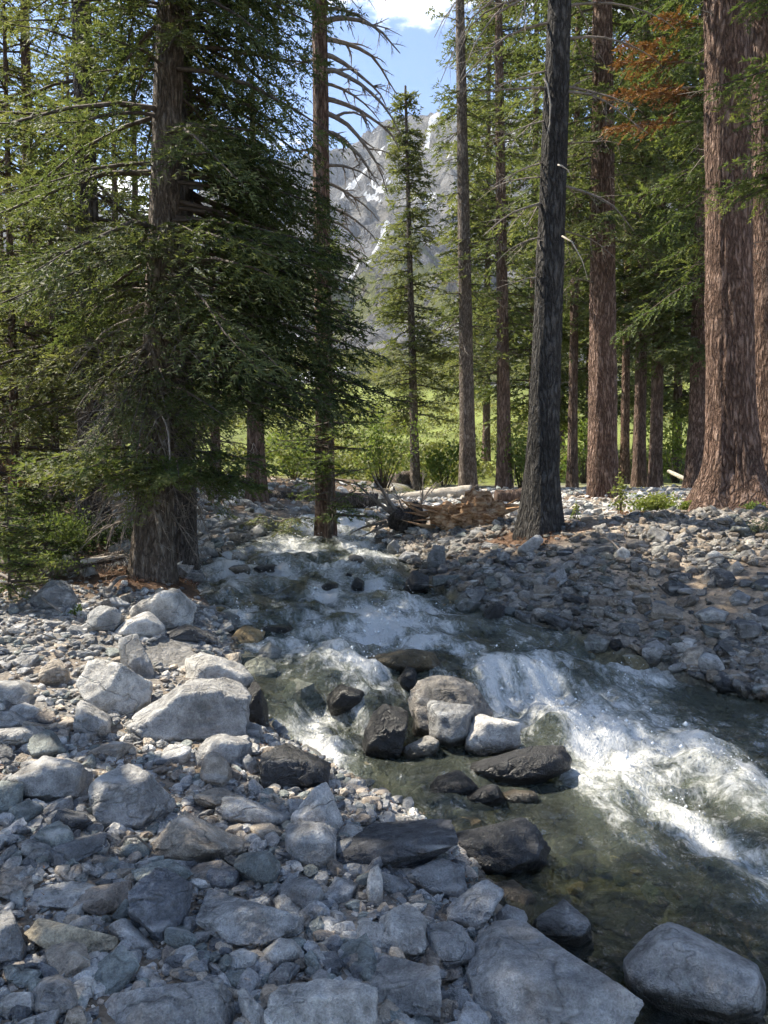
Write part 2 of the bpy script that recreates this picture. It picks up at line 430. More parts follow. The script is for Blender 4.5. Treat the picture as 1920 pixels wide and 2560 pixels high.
gcc = gt.mix(0.35, gcc, gt.mix(1.0, gcc, gt.n('RGBToBW', {0: vcol}).outputs[0], 'OVERLAY'))
hh = gt.math('ADD', gt.math('MULTIPLY', gt.math('SUBTRACT', 1.0, vo.outputs['Distance']), 0.5), gt.math('MULTIPLY', n2, 0.6))
M_GROUND = gt.done(gt.n('BsdfPrincipled', {'Base Color': gcc, 'Roughness': 0.95, 'Specular IOR Level': 0.2, 'Normal': gt.bump(hh, 0.8, 0.03)}))
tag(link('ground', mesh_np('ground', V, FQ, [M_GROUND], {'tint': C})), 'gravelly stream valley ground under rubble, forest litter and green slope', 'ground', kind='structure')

# ------------------------------------------------------------------ the water
wy = [0.7]
while wy[-1] < 27: wy.append(wy[-1] * 1.0068)
wy = np.array(wy); wc = np.linspace(0, 1, 176)
Lw, Rw = Lx(wy) - 0.45, Rx(wy) + 0.45
X = Lw[:, None] + (Rw - Lw)[:, None] * wc[None]; Y = np.repeat(wy[:, None], len(wc), 1)
x, y = X.ravel(), Y.ravel(); q = qof(x, y)
def gauss(a, c, s): return np.exp(-((a - c) / s) ** 2)
def jetx(y): return np.interp(y, [0, 2.2, 3, 3.8, 4.5, 5.2, 6.0, 6.6], [4.6, 3.6, 3.1, 2.6, 2.1, 1.65, 1.15, 0.9])
def foamzone(x, y):
    q = qof(x, y)
    P = np.stack([x, y, 0 * x], 1)
    jet = gauss(x, jetx(y) - 0.1, 0.95 + 0.03 * y) * smooth(6.2, 5.9, q) * np.clip(0.55 + 0.10 * (y - 2), 0.25, 1.0)
    z = 0.64 * jet
    z = np.maximum(z, 0.78 * smooth(5.0, 5.5, q) * smooth(5.98, 5.70, q) * smooth(-1.6, -0.9, x) * (0.62 + 0.5 * vnoise(P * np.array([2.7, 0.9, 1]), 33)) )
    z = np.maximum(z, 0.8 * gauss(x, -0.42, 0.32) * smooth(4.3, 5.0, y) * smooth(6.0, 5.6, q))
    z = np.maximum(z, 0.62 * gauss(x, 1.6, 0.75) * gauss(y, 5.9, 0.55))
    for (qc, w, a) in ((6.9, 0.28, 0.55), (7.7, 0.3, 0.5), (8.5, 0.35, 0.66), (9.6, 0.4, 0.72), (10.9, 0.5, 0.78), (12.1, 0.5, 0.7), (13.3, 0.6, 0.8), (15.6, 1.1, 1.05), (17.2, 0.5, 0.7), (20.0, 0.8, 0.75), (23, 1, .7)):
        z = np.maximum(z, a * gauss(q + 0.75 * fbm(P * np.array([0.9, 0.35, 1]), 3, 4), qc, w) * (0.55 + 0.45 * vnoise(P * np.array([0.9, 0.3, 1]), 12)) * 1.25)
    z = z + 0.27 * smooth(6.0, 7.5, q) + 0.24 * smooth(2.6, 4.0, y)
    return z
fz = foamzone(x, y)
PF = np.stack([x, y, 0 * x], 1)
fn = 0.5 + 0.42 * fbm(np.stack([x * 3.4 + 0.7 * q, q * 1.3, 0 * x], 1), 4, 31)
foam = np.clip(fz * (0.12 + 1.42 * fn), 0, 1.2)
amp = 0.016 + 0.062 * np.clip(fz, 0, 1) * smooth(6.3, 5.4, q) + 0.045 * np.clip(fz, 0, 1) * smooth(5.9, 6.4, q)
wav = amp * (1.3 * fbm(np.stack([x * 2.3, y * 2.0, 0 * x], 1), 3, 41) + 0.8 * (ridged(np.stack([x * 4.1 + y, y * 4.5, 0 * x], 1), 3, 43) - 1.0))
wav += 0.006 * fbm(np.stack([x * 11, y * 9, 0 * x], 1), 3, 47)
# standing waves below each little step
wav += 0.020 * np.sin(q * 5.2 + 5.0 * fbm(PF * 0.8, 3, 3)) * smooth(6.3, 7.0, q) * smooth(19, 14, q)
wav += 0.016 * np.clip(foam, 0, 1) * fbm(np.stack([x * 12, y * 10, 0 * x], 1), 3, 49)
edge = np.minimum(x - Lx(y), Rx(y) - x)
wav *= 0.35 + 0.65 * smooth(0.0, 0.35, edge)
yn = y + 0.30 * fbm(np.stack([x * 1.4, y * 0.8, 0 * x], 1), 3, 71) * gauss(q, 5.7, 0.8)
wide_fall = np.interp(qof(x, yn), [4.6, 5.2, 5.7, 6.1, 6.5], [0, 0.035, 0.13, 0.235, 0.27]); narrow = np.interp(qof(x, yn), [4.6, 5.35, 5.62, 5.95, 6.5], [0, 0.03, 0.09, 0.255, 0.30])
zz = wlev(x, yn) + smooth(0.2, 0.9, x) * (wide_fall - narrow) + wav + np.where(edge < 0, -0.05 * smooth(0, 0.4, -edge), 0)
# the lip breaks unevenly over hidden stones
zz += 0.085 * fbm(np.stack([x * 2.6, y * 2.0, 0 * x], 1), 3, 61) * gauss(q, 5.8, 0.6)
depth = np.clip(zz - ground_h(x, y), 0, 0.6)
nyw, nxw = X.shape
ii = (np.arange(nyw - 1)[:, None] * nxw + np.arange(nxw - 1)[None]).ravel()
FW = np.stack([ii, ii + 1, ii + nxw + 1, ii + nxw], 1)
WATER_V = np.stack([x, y, zz], 1); WATER_FOAM = foam
wt = NT('stream_water')
fo = wt.attr('foam'); dp = wt.attr('depth'); fl = wt.attr('flow', 'Vector')
posw = wt.n('NewGeometry').outputs['Position']
st1 = wt.noise(wt.mapping(fl, (9, 4.2, 3)), 1.0, 5, 0.68, 1.2)
st2 = wt.noise(wt.mapping(fl, (38, 24, 20)), 1.0, 4, 0.72, 0.8)
st = wt.math('ADD', wt.math('MULTIPLY', st1, 0.62), wt.math('MULTIPLY', st2, 0.38))
fm = wt.math('ADD', fo, wt.math('MULTIPLY', wt.math('SUBTRACT', st, 0.5), 2.5))
fac = wt.ramp(fm, [(0.38, g(0.0)), (0.62, g(0.26)), (0.98, g(0.90))])
rip = wt.noise(wt.mapping(posw, (13, 8, 8)), 1.0, 4, 0.62, 0.8)
rip2 = wt.noise(wt.mapping(posw, (60, 48, 40)), 1.0, 3, 0.6, 0.3)
hgt = wt.math('ADD', rip, wt.math('MULTIPLY', rip2, 0.42))
nw = wt.bump(hgt, 1.0, 0.06)
nf = wt.bump(wt.math('ADD', st, wt.math('MULTIPLY', rip2, 0.5)), 0.9, 0.05)
fres = wt.n('Fresnel', {'IOR': 1.33, 'Normal': nw}).outputs[0]
tintc = wt.ramp(dp, [(0.0, (0.92, 0.93, 0.88, 1)), (0.2, (0.62, 0.66, 0.52, 1)), (0.5, (0.36, 0.42, 0.30, 1))])
clear = wt.n('MixShader', {0: fres, 1: wt.n('BsdfTransparent', {'Color': tintc}).outputs[0], 2: wt.n('BsdfGlossy', {'Color': g(1), 'Roughness': 0.045, 'Normal': nw}).outputs[0]})
# churned water carries fine bubbles that scatter a milky blue-green
milk = wt.n('BsdfDiffuse', {'Color': (0.22, 0.25, 0.20, 1), 'Normal': nw})
mfac = wt.math('MULTIPLY', wt.ramp(fo, [(0.05, g(0.07)), (0.70, g(0.55))]), 1.0)
body = wt.n('MixShader', {0: mfac, 1: clear.outputs[0], 2: wt.n('MixShader', {0: fres, 1: milk.outputs[0], 2: wt.n('BsdfGlossy', {'Color': g(1), 'Roughness': 0.12, 'Normal': nw}).outputs[0]}).outputs[0]})
white = wt.n('BsdfPrincipled', {'Base Color': (0.78, 0.78, 0.755, 1), 'Roughness': 0.3, 'Normal': nf})
M_WATER = wt.done(wt.n('MixShader', {0: fac, 1: body.outputs[0], 2: white.outputs[0]}))
tag(link('water', mesh_np('water', WATER_V, FW, [M_WATER], {'foam': foam, 'depth': depth, 'flow': np.stack([x + 0.3 * q, q, zz], 1)})), 'clear mountain stream broken by white foam', 'water', kind='structure')

# ------------------------------------------------------------------ the mountain
mxs = axis([(-1500, 0), (-420, 40), (330, 4.2), (1500, 40)])
mys = axis([(100, 0), (330, 4.5), (800, 7), (1650, 9), (1900, 40)])
X, Y = np.meshgrid(mxs, mys); x, y = X.ravel(), Y.ravel()
prof = np.interp(y, [100, 120, 170, 250, 340, 420, 520, 640, 760, 900, 1100, 1350, 1560, 1900], [0.0, 13.0, 24, 38, 55, 76, 104, 150, 196, 265, 380, 560, 630, 420])
P = np.stack([x, y, 0 * x], 1)
side = np.interp(x, [-1500, -700, -330, -120, 60, 160, 420, 800, 1500], [-160, -130, -95, -30, 55, 60, 20, 60, 120]) * smooth(500, 1300, y)
rough_ = smooth(230, 700, y)
wx = x + 25 * fbm(P * 0.006, 2, 70)
rid = ridged(np.stack([wx * 0.017, y * 0.0030, 0 * x], 1) + 3.3, 4, 77, 0.5) - 1.3
hz = prof + side + rid * (3 + 24 * rough_) + 34 * fbm(P * 0.0042, 3, 58) * rough_ + 8 * fbm(P * 0.014, 4, 55) * (0.3 + rough_)
# steep steps: cliffs break the slope
cl = fbm(P * np.array([0.006, 0.008, 1]), 3, 91)
hz += 26 * smooth(0.0, 0.18, np.sin((y + 90 * cl + 0.25 * x) / 95.0)) * smooth(380, 520, y) * smooth(1500, 1200, y)
hz += 1.6 * fbm(P * 0.09, 3, 15) * (0.4 + rough_) + 7.5 * (ridged(np.stack([wx * 0.07, y * 0.016, 0 * x], 1), 4, 19) - 1.0) * (0.25 + 0.75 * rough_)
Hm = hz.reshape(X.shape)
gyv, gxv = np.gradient(Hm, mys, mxs)
slope = np.hypot(gxv, gyv).ravel()
nn = fbm(P * 0.011, 4, 13); nn2 = fbm(P * 0.05, 3, 14)
rockc = np.array([0.225, 0.222, 0.22]) * (0.85 + 0.25 * nn2)[:, None] + np.array([0.03, 0.02, 0.0]) * smooth(0, .5, nn)[:, None]
talus = np.array([0.27, 0.258, 0.235]); grn = np.array([0.15, 0.165, 0.052]); snow = np.array([0.85, 0.87, 0.9])
C = rockc.copy()
band = np.interp(y, [100, 300, 360, 430, 520, 580, 700, 820, 900], [1.2, 1.0, 0.1, -0.25, 0.2, 0.85, 0.75, 0.0, -1.5])
gmask = smooth(0.05, 0.45, band + 0.55 * nn + 0.8 * nn2 - 0.45 * smooth(.4, 1.0, slope))
tmask = smooth(0.15, 0.45, nn2 - 0.5 * nn) * smooth(150, 230, y) * smooth(760, 420, y) * 0.85
C = C + (talus - C) * tmask[:, None]
GMASK = gmask * (1 - tmask)
conc = (np.roll(Hm, 2, 0) + np.roll(Hm, -2, 0) + np.roll(Hm, 2, 1) + np.roll(Hm, -2, 1) - 4 * Hm).ravel()
smask = smooth(0.72, 0.85, fbm(P * np.array([0.016, 0.010, 1]), 3, 29) + 0.10 * conc / 6 - 0.30 * slope + 0.10 * smooth(900, 1300, y)) * smooth(860, 1020, y)
def streak(x0, y0, x1, y1, w):
    t = np.clip(((x - x0) * (x1 - x0) + (y - y0) * (y1 - y0)) / ((x1 - x0) ** 2 + (y1 - y0) ** 2), 0, 1)
    d = np.hypot(x - x0 - t * (x1 - x0), y - y0 - t * (y1 - y0)) + 0.45 * w * nn2 * 2
    return smooth(w, 0.75 * w, d)
SNOW_STREAKS = [(-30, 700, 20, 820, 3.2), (-48, 400, -44, 455, 5), (-17, 133, -12, 141, 3.0), (-70, 640, -36, 690, 5), (-120, 960, -80, 1010, 4), (60, 1180, 95, 1260, 5), (-60, 1120, -20, 1190, 4)]
for sk in SNOW_STREAKS: smask = np.maximum(smask, streak(*sk))
def m2g(mt, pos): return mt.noise(pos, 0.09, 4, 0.6)
mt = NT('mountain_rock')
posm = mt.n('NewGeometry').outputs['Position']
mc = mt.attr('tint', 'Vector')
m1 = mt.noise(mt.mapping(posm, (1, 1, 0.45)), 0.12, 8, 0.7); m2 = mt.noise(posm, 0.5, 6, 0.72)
cr1 = mt.noise(mt.mapping(posm, (1, 0.6, 0.30), rot=(0, 0, 0.3)), 0.05, 6, 0.62, 0.6)
crk = mt.math('MULTIPLY', mt.math('ABSOLUTE', mt.math('SUBTRACT', cr1, 0.5)), 14.0, clamp=True)
mc = mt.mix(1.0, mc, mt.ramp(crk, [(0.0, g(0.4)), (0.6, g(1.0)), (1.0, g(1.18))]), 'MULTIPLY')
m3 = mt.noise(posm, 0.28, 5, 0.7)
jit = mt.math('MULTIPLY', mt.math('SUBTRACT', m3, 0.5), 1.7)
mc = mt.mix(mt.ramp(mt.math('ADD', mt.attr('green'), jit), [(0.44, g(0)), (0.56, g(1))]), mc, mt.mix(m2g(mt, posm), (0.115, 0.135, 0.04, 1), (0.21, 0.21, 0.075, 1)))
mc = mt.mix(mt.ramp(mt.math('ADD', mt.attr('snow'), mt.math('MULTIPLY', jit, 0.5)), [(0.46, g(0)), (0.54, g(1))]), mc, (0.80, 0.82, 0.85, 1))
mcc = mt.mix(0.85, mc, mt.ramp(m1, [(0.3, g(0.6)), (0.7, g(1.4))]), 'MULTIPLY')
mcc = mt.mix(0.8, mcc, mt.ramp(m2, [(0.32, g(0.55)), (0.68, g(1.45))]), 'MULTIPLY')
M_MTN = mt.done(mt.n('BsdfPrincipled', {'Base Color': mcc, 'Roughness': 0.95, 'Specular IOR Level': 0.1, 'Normal': mt.bump(mt.math('ADD', mt.math('ADD', m1, mt.math('MULTIPLY', m2, 0.5)), mt.math('MULTIPLY', crk, 0.6)), 1.0, 11.0)}))
V = np.stack([x, y, hz], 1); nyw, nxw = X.shape
ii = (np.arange(nyw - 1)[:, None] * nxw + np.arange(nxw - 1)[None]).ravel()
MTN_X, MTN_Y, MTN_H = mxs, mys, Hm
tag(link('mountain', mesh_np('mountain', V, np.stack([ii, ii + 1, ii + nxw + 1, ii + nxw], 1), [M_MTN], {'tint': C, 'green': gmask * (1 - tmask), 'snow': smask})), 'grey rocky mountain with snow patches closing the valley', 'mountain', kind='structure')

# ------------------------------------------------------------------ rocks
_ICO = {}
def ico(sub):
    if sub not in _ICO:
        bm = bmesh.new(); bmesh.ops.create_icosphere(bm, subdivisions=sub, radius=1.0)
        V = np.array([v.co[:] for v in bm.verts]); Fc = np.array([[v.index for v in f.verts] for f in bm.faces]); bm.free()
        _ICO[sub] = (V / np.linalg.norm(V, axis=1, keepdims=True), Fc)
    return _ICO[sub]

_WARP = {}
def warp_of(sub):
    if sub not in _WARP:
        U = ico(sub)[0]; _WARP[sub] = 0.10 * np.stack([fbm(U * 3 + k, 2, 20 + k) for k in (1, 2, 3)], 1)
    return _WARP[sub]

def hull_planes(pts, merge=0.0):
    """faces of the convex hull; faces within the merge angle of a larger one join it, which leaves big flat breaks"""
    bm = bmesh.new()
    for p in pts: bm.verts.new(p)
    bmesh.ops.convex_hull(bm, input=list(bm.verts))
    bm.normal_update()
    c = np.mean(pts, 0); L = []
    for f in bm.faces:
        n = np.array(f.normal[:]); d = float(np.dot(n, np.array(f.verts[0].co[:]) - c))
        if d < 0: n, d = -n, -d
        if f.calc_area() > 1e-6 and d > 0.05: L.append((f.calc_area(), n, d))
    bm.free()
    L.sort(key=lambda t: -t[0]); N, D = [], []
    for a, n, d in L:
        if merge and any(np.dot(n, m) > math.cos(merge) for m in N): continue
        N.append(n); D.append(d)
    ax = np.concatenate([np.eye(3), -np.eye(3)])
    N = np.concatenate([np.array(N), ax]); D = np.concatenate([np.array(D), ((pts - c) @ ax.T).max(0)])
    return N, D, c

def rock_shape(N, D, sub, seed, p=22, rough=0.05, chip=0.9):
    U, Fc = ico(sub)
    dot = np.clip(U @ N.T, 0, None) / D[None]
    r = (dot ** p).sum(1) ** (-1.0 / p)
    Pn = U * r[:, None]
    n = fbm(Pn * 1.6 + seed * 3.7, 3, seed) * rough * 0.45
    if sub >= 3: n = n - np.clip(ridged(Pn * 1.9 + seed * 1.3, 3, seed + 5) - 1.35, 0, 1) * rough * 1.6
    if sub >= 4: n = n + fbm(Pn * 7 + seed, 4, seed + 7, 0.6) * rough * 0.36
    if sub >= 4:      # conchoidal chips: each cell of the skin sits at its own depth and tilt
        rq = np.random.default_rng(seed + 1); m = 30
        Sd = rq.normal(size=(m, 3)); Sd /= np.linalg.norm(Sd, axis=1, keepdims=True)
        Uw = U + warp_of(sub)
        k = np.argmax(Uw @ Sd.T, 1); tl = rq.normal(0, 0.5, (m, 3))
        n = n + rough * chip * (rq.uniform(-0.7, 0.5, m)[k] + ((U - Sd[k]) * tl[k]).sum(1))
    # a few chipped ledges
    if sub >= 4:
        lv = (Pn @ np.array([0.35, 0.25, 0.9])) * 3.1 + 0.8 * vnoise(Pn * 1.3 + seed, seed + 2)
        n = n + rough * 0.35 * smooth(0.35, 0.5, lv - np.floor(lv)) * smooth(0.0, 0.4, vnoise(Pn * 1.1 + 5 * seed, seed + 3))
    return Pn * (1 + n)[:, None], Fc

def px(x, y, z):
    d = np.stack([x, y, z - EYE], -1)
    yc = d[..., 1] * math.cos(PITCH) - d[..., 2] * math.sin(PITCH); zc = d[..., 1] * math.sin(PITCH) + d[..., 2] * math.cos(PITCH)
    return 960 + F * d[..., 0] / yc, 1280 - F * zc / yc
HEROES = []
def wetness(P, on):
    x, y = P[:, 0], P[:, 1]
    near = smooth(-0.25, 0.02, np.minimum(x - Lx(y), Rx(y) - x))
    w = smooth(0.13, 0.03, P[:, 2] - wlev(x, y) + 0.04 * vnoise(P * 9, 3)) * near
    return np.clip(np.maximum(w, on), 0, 1)

def hero(label, org, pts, col, front=None, T=None, sub=4, wet=0.0, p=22, rough=0.05, name='boulder', sink=0.0, short=None, push=0.0):
    sc, (ox, oy) = 1.0 / 1.728125, org
    pts = np.array([(a * sc + ox, b * sc + oy) for a, b in pts], float)
    cu, cv = (pts[:, 0].min() + pts[:, 0].max()) / 2, (pts[:, 1].min() + pts[:, 1].max()) / 2
    vb = pts[:, 1].max(); ub = pts[np.argmax(pts[:, 1]), 0]
    # where the foot of the rock meets the ground
    foot = hit(0.5 * ub + 0.5 * cu, vb - 0.04 * (vb - pts[:, 1].min()))
    w = (np.ptp(pts[:, 0])) / F * foot[1]; hgt = np.ptp(pts[:, 1]) / F * foot[1]
    if T is None: T = 0.75 * math.sqrt(w * hgt)
    y0 = foot[1] + 0.30 * T + push
    n = ray(cu, cv); n = n / np.linalg.norm(n)
    c0 = at(cu, cv, y0)
    E = np.array([0, 0, EYE])
    def onplane(u, v, k):     # k: how far in front of the middle plane
        d = ray(u, v); t = np.dot(c0 - n * k - E, n) / np.dot(d, n); return E + d * t
    P3 = [onplane(u, v, 0) for u, v in pts]
    if front is None:
        fr = [(cu + (u - cu) * 0.72, cv + (v - cv) * 0.60 + 0.10 * np.ptp(pts[:, 1])) for u, v in pts]
    else:
        fr = [(a * sc + ox, b * sc + oy) for a, b in front]
    P3 += [onplane(u, v, 0.42 * T) for u, v in fr]
    P3 += [onplane(cu + (u - cu) * 0.78, cv + (v - cv) * 0.66 + 0.04 * np.ptp(pts[:, 1]), -0.55 * T) for u, v in pts]
    P3 += [onplane(u, v, 0) - np.array([0, 0, 0.16 * hgt + 0.03]) for u, v in pts if v > cv + 0.15 * np.ptp(pts[:, 1])]
    P3 = np.array(P3) - np.array([0, 0, sink])
    c = P3.mean(0); ext = np.ptp(P3, axis=0) / 2 + 1e-6
    H0 = (P3 - c) / ext
    N, D, cc = hull_planes(H0, rad(46) if p >= 30 else (rad(38) if p > 18 else rad(16)))
    seed = 100 + len(HEROES) * 7
    # broken faces: flat cuts a little inside the hull
    rc = np.random.default_rng(seed)
    nc = 3 if p >= 30 else 5
    Nc = rc.normal(size=(nc, 3)) + np.array([0, -0.7, 0.35]); Nc /= np.linalg.norm(Nc, axis=1, keepdims=True)
    Dc = ((H0 - cc) @ Nc.T).max(0) * rc.uniform(0.80, 0.96, nc)
    N = np.concatenate([N, Nc]); D = np.concatenate([D, Dc]); p = 140 if p > 18 else 36; sub = sub + 1 if (sub == 5 and foot[1] < 3.3) else sub
    Vn, Fc = rock_shape(N, D, sub, seed, p, rough, 1.0 if p > 100 else 0.5)
    # bring the noisy body back to the traced extent
    Vw = (Vn + cc) * ext
    for _ in range(2):
        uu, vv = px(*(Vw + c).T)
        Vw[:, 0] *= np.ptp(pts[:, 0]) / np.ptp(uu)
        uu, vv = px(*(Vw + c).T)
        Vw[:, 0] += ((pts[:, 0].min() + pts[:, 0].max()) - (uu.min() + uu.max())) / 2 / F * c[1]
        zf = foot[2] - c[2]     # keep the foot, lift the top to its height
        top = Vw[:, 2].max(); k = 1 + ((vv.min() - pts[:, 1].min()) / F * c[1]) / max(0.05, top - zf)
        Vw[:, 2] = np.where(Vw[:, 2] > zf, zf + (Vw[:, 2] - zf) * np.clip(k, 0.7, 1.5), Vw[:, 2])
    Pw = Vw + c
    me = mesh_np(name, Vw, Fc, [M_ROCK], {'wet': wetness(Pw, wet)})
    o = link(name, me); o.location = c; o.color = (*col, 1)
    tag(o, label, 'boulder')
    HEROES.append(dict(o=o, c=c, ext=ext, short=short, pts=pts, lo=(P3.min(0)), hi=P3.max(0)))
    return o

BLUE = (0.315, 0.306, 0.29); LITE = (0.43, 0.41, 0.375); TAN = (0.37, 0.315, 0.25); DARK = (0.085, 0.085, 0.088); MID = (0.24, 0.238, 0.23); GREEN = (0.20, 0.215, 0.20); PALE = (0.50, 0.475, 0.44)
A5, A6, A7, A8, A4 = (0, 1400), (960, 1400), (0, 1960), (960, 1960), (960, 700)
# left bank, middle distance
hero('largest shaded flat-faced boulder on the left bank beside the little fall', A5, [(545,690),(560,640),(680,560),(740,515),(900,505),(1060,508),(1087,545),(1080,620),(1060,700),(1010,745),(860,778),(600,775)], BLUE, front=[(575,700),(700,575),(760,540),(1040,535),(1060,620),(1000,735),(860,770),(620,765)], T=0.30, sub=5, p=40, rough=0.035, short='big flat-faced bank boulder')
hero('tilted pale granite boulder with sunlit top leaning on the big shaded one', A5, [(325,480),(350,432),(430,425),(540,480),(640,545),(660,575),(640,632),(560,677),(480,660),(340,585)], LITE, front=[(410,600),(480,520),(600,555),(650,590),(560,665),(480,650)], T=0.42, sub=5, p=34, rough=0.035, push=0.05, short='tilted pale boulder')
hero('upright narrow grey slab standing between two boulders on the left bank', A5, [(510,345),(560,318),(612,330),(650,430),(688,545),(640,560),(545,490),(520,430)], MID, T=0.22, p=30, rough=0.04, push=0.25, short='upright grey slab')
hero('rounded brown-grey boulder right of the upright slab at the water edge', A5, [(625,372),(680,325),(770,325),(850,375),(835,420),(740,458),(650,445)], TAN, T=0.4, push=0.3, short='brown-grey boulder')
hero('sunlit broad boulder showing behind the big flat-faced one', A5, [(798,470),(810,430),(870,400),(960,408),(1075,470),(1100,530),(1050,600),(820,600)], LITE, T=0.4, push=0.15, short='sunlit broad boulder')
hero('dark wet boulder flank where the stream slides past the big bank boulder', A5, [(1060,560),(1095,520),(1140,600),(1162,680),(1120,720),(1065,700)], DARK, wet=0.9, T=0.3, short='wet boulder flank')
hero('large wedge-shaped grey boulder at the foot of the leaning cedar', A5, [(558,205),(640,163),(750,120),(785,135),(835,175),(850,218),(805,272),(722,305),(640,300),(575,280)], LITE, front=[(660,215),(740,150),(700,240),(720,300),(790,260)], T=0.5, sub=4, p=30, short='wedge-shaped boulder')
hero('smooth cream boulder in sun below the wedge-shaped one', A5, [(490,315),(560,243),(650,222),(695,268),(715,312),(650,332),(520,335)], PALE, T=0.35, p=16, rough=0.04, short='smooth cream boulder')
hero('grey boulder with pointed top left of the smooth cream one', A5, [(375,238),(450,195),(540,258),(500,318),(400,300)], MID, T=0.35, short='pointed grey boulder')
hero('rounded dark grey boulder under the driftwood log', A5, [(105,190),(210,103),(260,86),(312,130),(345,185),(320,215),(160,215)], MID, T=0.45, p=16, rough=0.04, short='boulder under the driftwood')
hero('dark angular stone with wet tip below the wedge-shaped boulder', A5, [(720,312),(782,278),(862,296),(942,332),(862,358),(762,348)], DARK, wet=0.25, T=0.3, short='dark angular stone')
hero('grey boulder propping up the tilted pale one', A5, [(315,645),(342,605),(422,642),(482,692),(470,742),(402,782),(322,742)], BLUE, T=0.3, short='propping boulder')
hero('two-toned angular stone on the sunlit gravel', A5, [(165,475),(212,430),(272,440),(310,500),(272,532),(182,536)], TAN, T=0.22, short='two-toned stone')
hero('dark grey block at the left edge of the sunlit gravel', A5, [(-60,540),(20,518),(102,520),(160,572),(160,622),(60,625),(-40,610)], BLUE, T=0.3, short='dark grey block')
hero('flat pale stone catching sun near the dark grey block', A5, [(40,640),(112,615),(190,657),(182,688),(80,688)], PALE, T=0.22, short='flat pale stone')
hero('long flat grey slab at the left edge in shade', A5, [(-60,730),(120,715),(212,747),(200,802),(50,806),(-60,795)], BLUE, T=0.3, p=30, short='long flat slab')
hero('grey slab lying behind the long flat one', A5, [(-60,650),(60,650),(128,690),(120,725),(-60,730)], BLUE, T=0.35, short='back slab')
hero('squat shaded stone in front of the big flat-faced boulder', A5, [(825,870),(880,770),(940,750),(1072,780),(1092,832),(1010,890),(880,890)], BLUE, T=0.3, short='squat shaded stone')
hero('light brown upright cobble near the dark wet boulder', A5, [(860,935),(880,850),(942,825),(990,862),(1005,942),(962,980),(880,955)], TAN, T=0.2, sub=4, p=16, short='light brown cobble')
hero('big dark wet boulder on the inner bend of the stream', A5, [(1120,865),(1150,815),(1182,790),(1282,795),(1400,850),(1432,902),(1382,972),(1200,988),(1130,952)], DARK, wet=0.55, T=0.42, sub=5, p=30, short='big dark wet boulder')
hero('grey stone leaning behind the light brown cobble', A5, [(940,825),(990,800),(1042,852),(1022,892),(980,890)], BLUE, T=0.18, short='leaning grey stone')
hero('small pointed light stone left of the big dark wet boulder', A5, [(1045,852),(1070,835),(1112,882),(1082,918),(1055,900)], MID, T=0.15, short='small pointed stone')
hero('broad blue-grey slab spread over the left foreground bank', A5, [(20,962),(130,872),(222,845),(332,890),(402,940),(390,1010),(250,1040),(60,1030)], BLUE, T=0.42, sub=5, p=26, short='broad blue-grey slab')
hero('massive blue-grey block in the middle of the left foreground bank', A7, [(380,20),(390,-40),(440,-75),(560,-90),(640,-80),(735,0),(775,95),(700,150),(645,195),(480,185),(400,90)], BLUE, front=[(400,60),(430,-20),(620,-30),(650,60),(640,180),(480,175)], T=0.35, sub=5, p=34, rough=0.045, short='massive blue-grey block')
# left and middle foreground
hero('tan triangular boulder with sloping ridge in the shaded rubble', A7, [(610,295),(720,172),(832,113),(900,190),(1060,237),(1130,285),(960,320),(800,345),(690,345)], TAN, front=[(740,300),(790,170),(860,200),(1000,270),(800,335)], T=0.4, sub=5, p=30, short='tan triangular boulder')
hero('smooth pointed boulder with sunlit side standing at the water edge', A7, [(1255,135),(1342,20),(1400,-8),(1442,30),(1502,195),(1480,215),(1310,200)], PALE, front=[(1275,135),(1390,15),(1400,120),(1420,200),(1320,190)], T=0.3, sub=5, p=20, rough=0.035, short='smooth pointed boulder')
hero('blocky grey boulder wedged below the smooth pointed one', A7, [(1230,205),(1290,157),(1402,167),(1455,230),(1425,335),(1350,358),(1240,300)], BLUE, T=0.3, p=30, short='blocky grey boulder')
hero('long dark slab with sunlit top edge at the stream margin', (960,1960), [(-205,330),(-160,240),(0,190),(150,165),(310,152),(322,185),(290,250),(180,300),(0,345),(-140,350)], DARK, front=[(-170,330),(-130,270),(0,225),(270,190),(260,250),(0,330)], T=0.3, sub=5, p=34, rough=0.04, short='long dark slab')
hero('dark domed boulder with wet glistening top standing in the stream', A8, [(310,235),(380,180),(500,143),(620,165),(662,200),(722,278),(640,352),(500,385),(380,345)], DARK, front=[(340,250),(480,240),(600,200),(680,280),(500,370),(390,335)], wet=0.5, T=0.4, sub=5, p=22, short='dark domed boulder')
hero('brown-capped grey stone below the dark domed boulder', A8, [(90,435),(150,370),(252,318),(362,372),(352,462),(300,485),(160,470)], MID, T=0.25, p=34, short='brown-capped stone')
hero('long squared grey block slanting down to the water', A8, [(270,570),(330,500),(430,428),(462,412),(522,480),(472,550),(362,625),(290,605)], BLUE, T=0.22, p=36, short='slanting grey block')
hero('brownish weathered stone behind the slanting grey block', A8, [(430,425),(520,412),(600,440),(660,490),(630,555),(520,560),(450,520)], TAN, T=0.25, push=0.08, short='weathered stone')
hero('flat angular stone in front of the weathered one', A8, [(455,600),(530,520),(620,545),(622,590),(520,632),(470,625)], BLUE, T=0.2, short='flat angular stone')
hero('ridged grey boulder at the water edge behind the largest foreground boulder', A8, [(640,605),(742,510),(802,495),(872,550),(908,665),(832,700),(700,670)], MID, T=0.3, sub=5, short='ridged grey boulder')
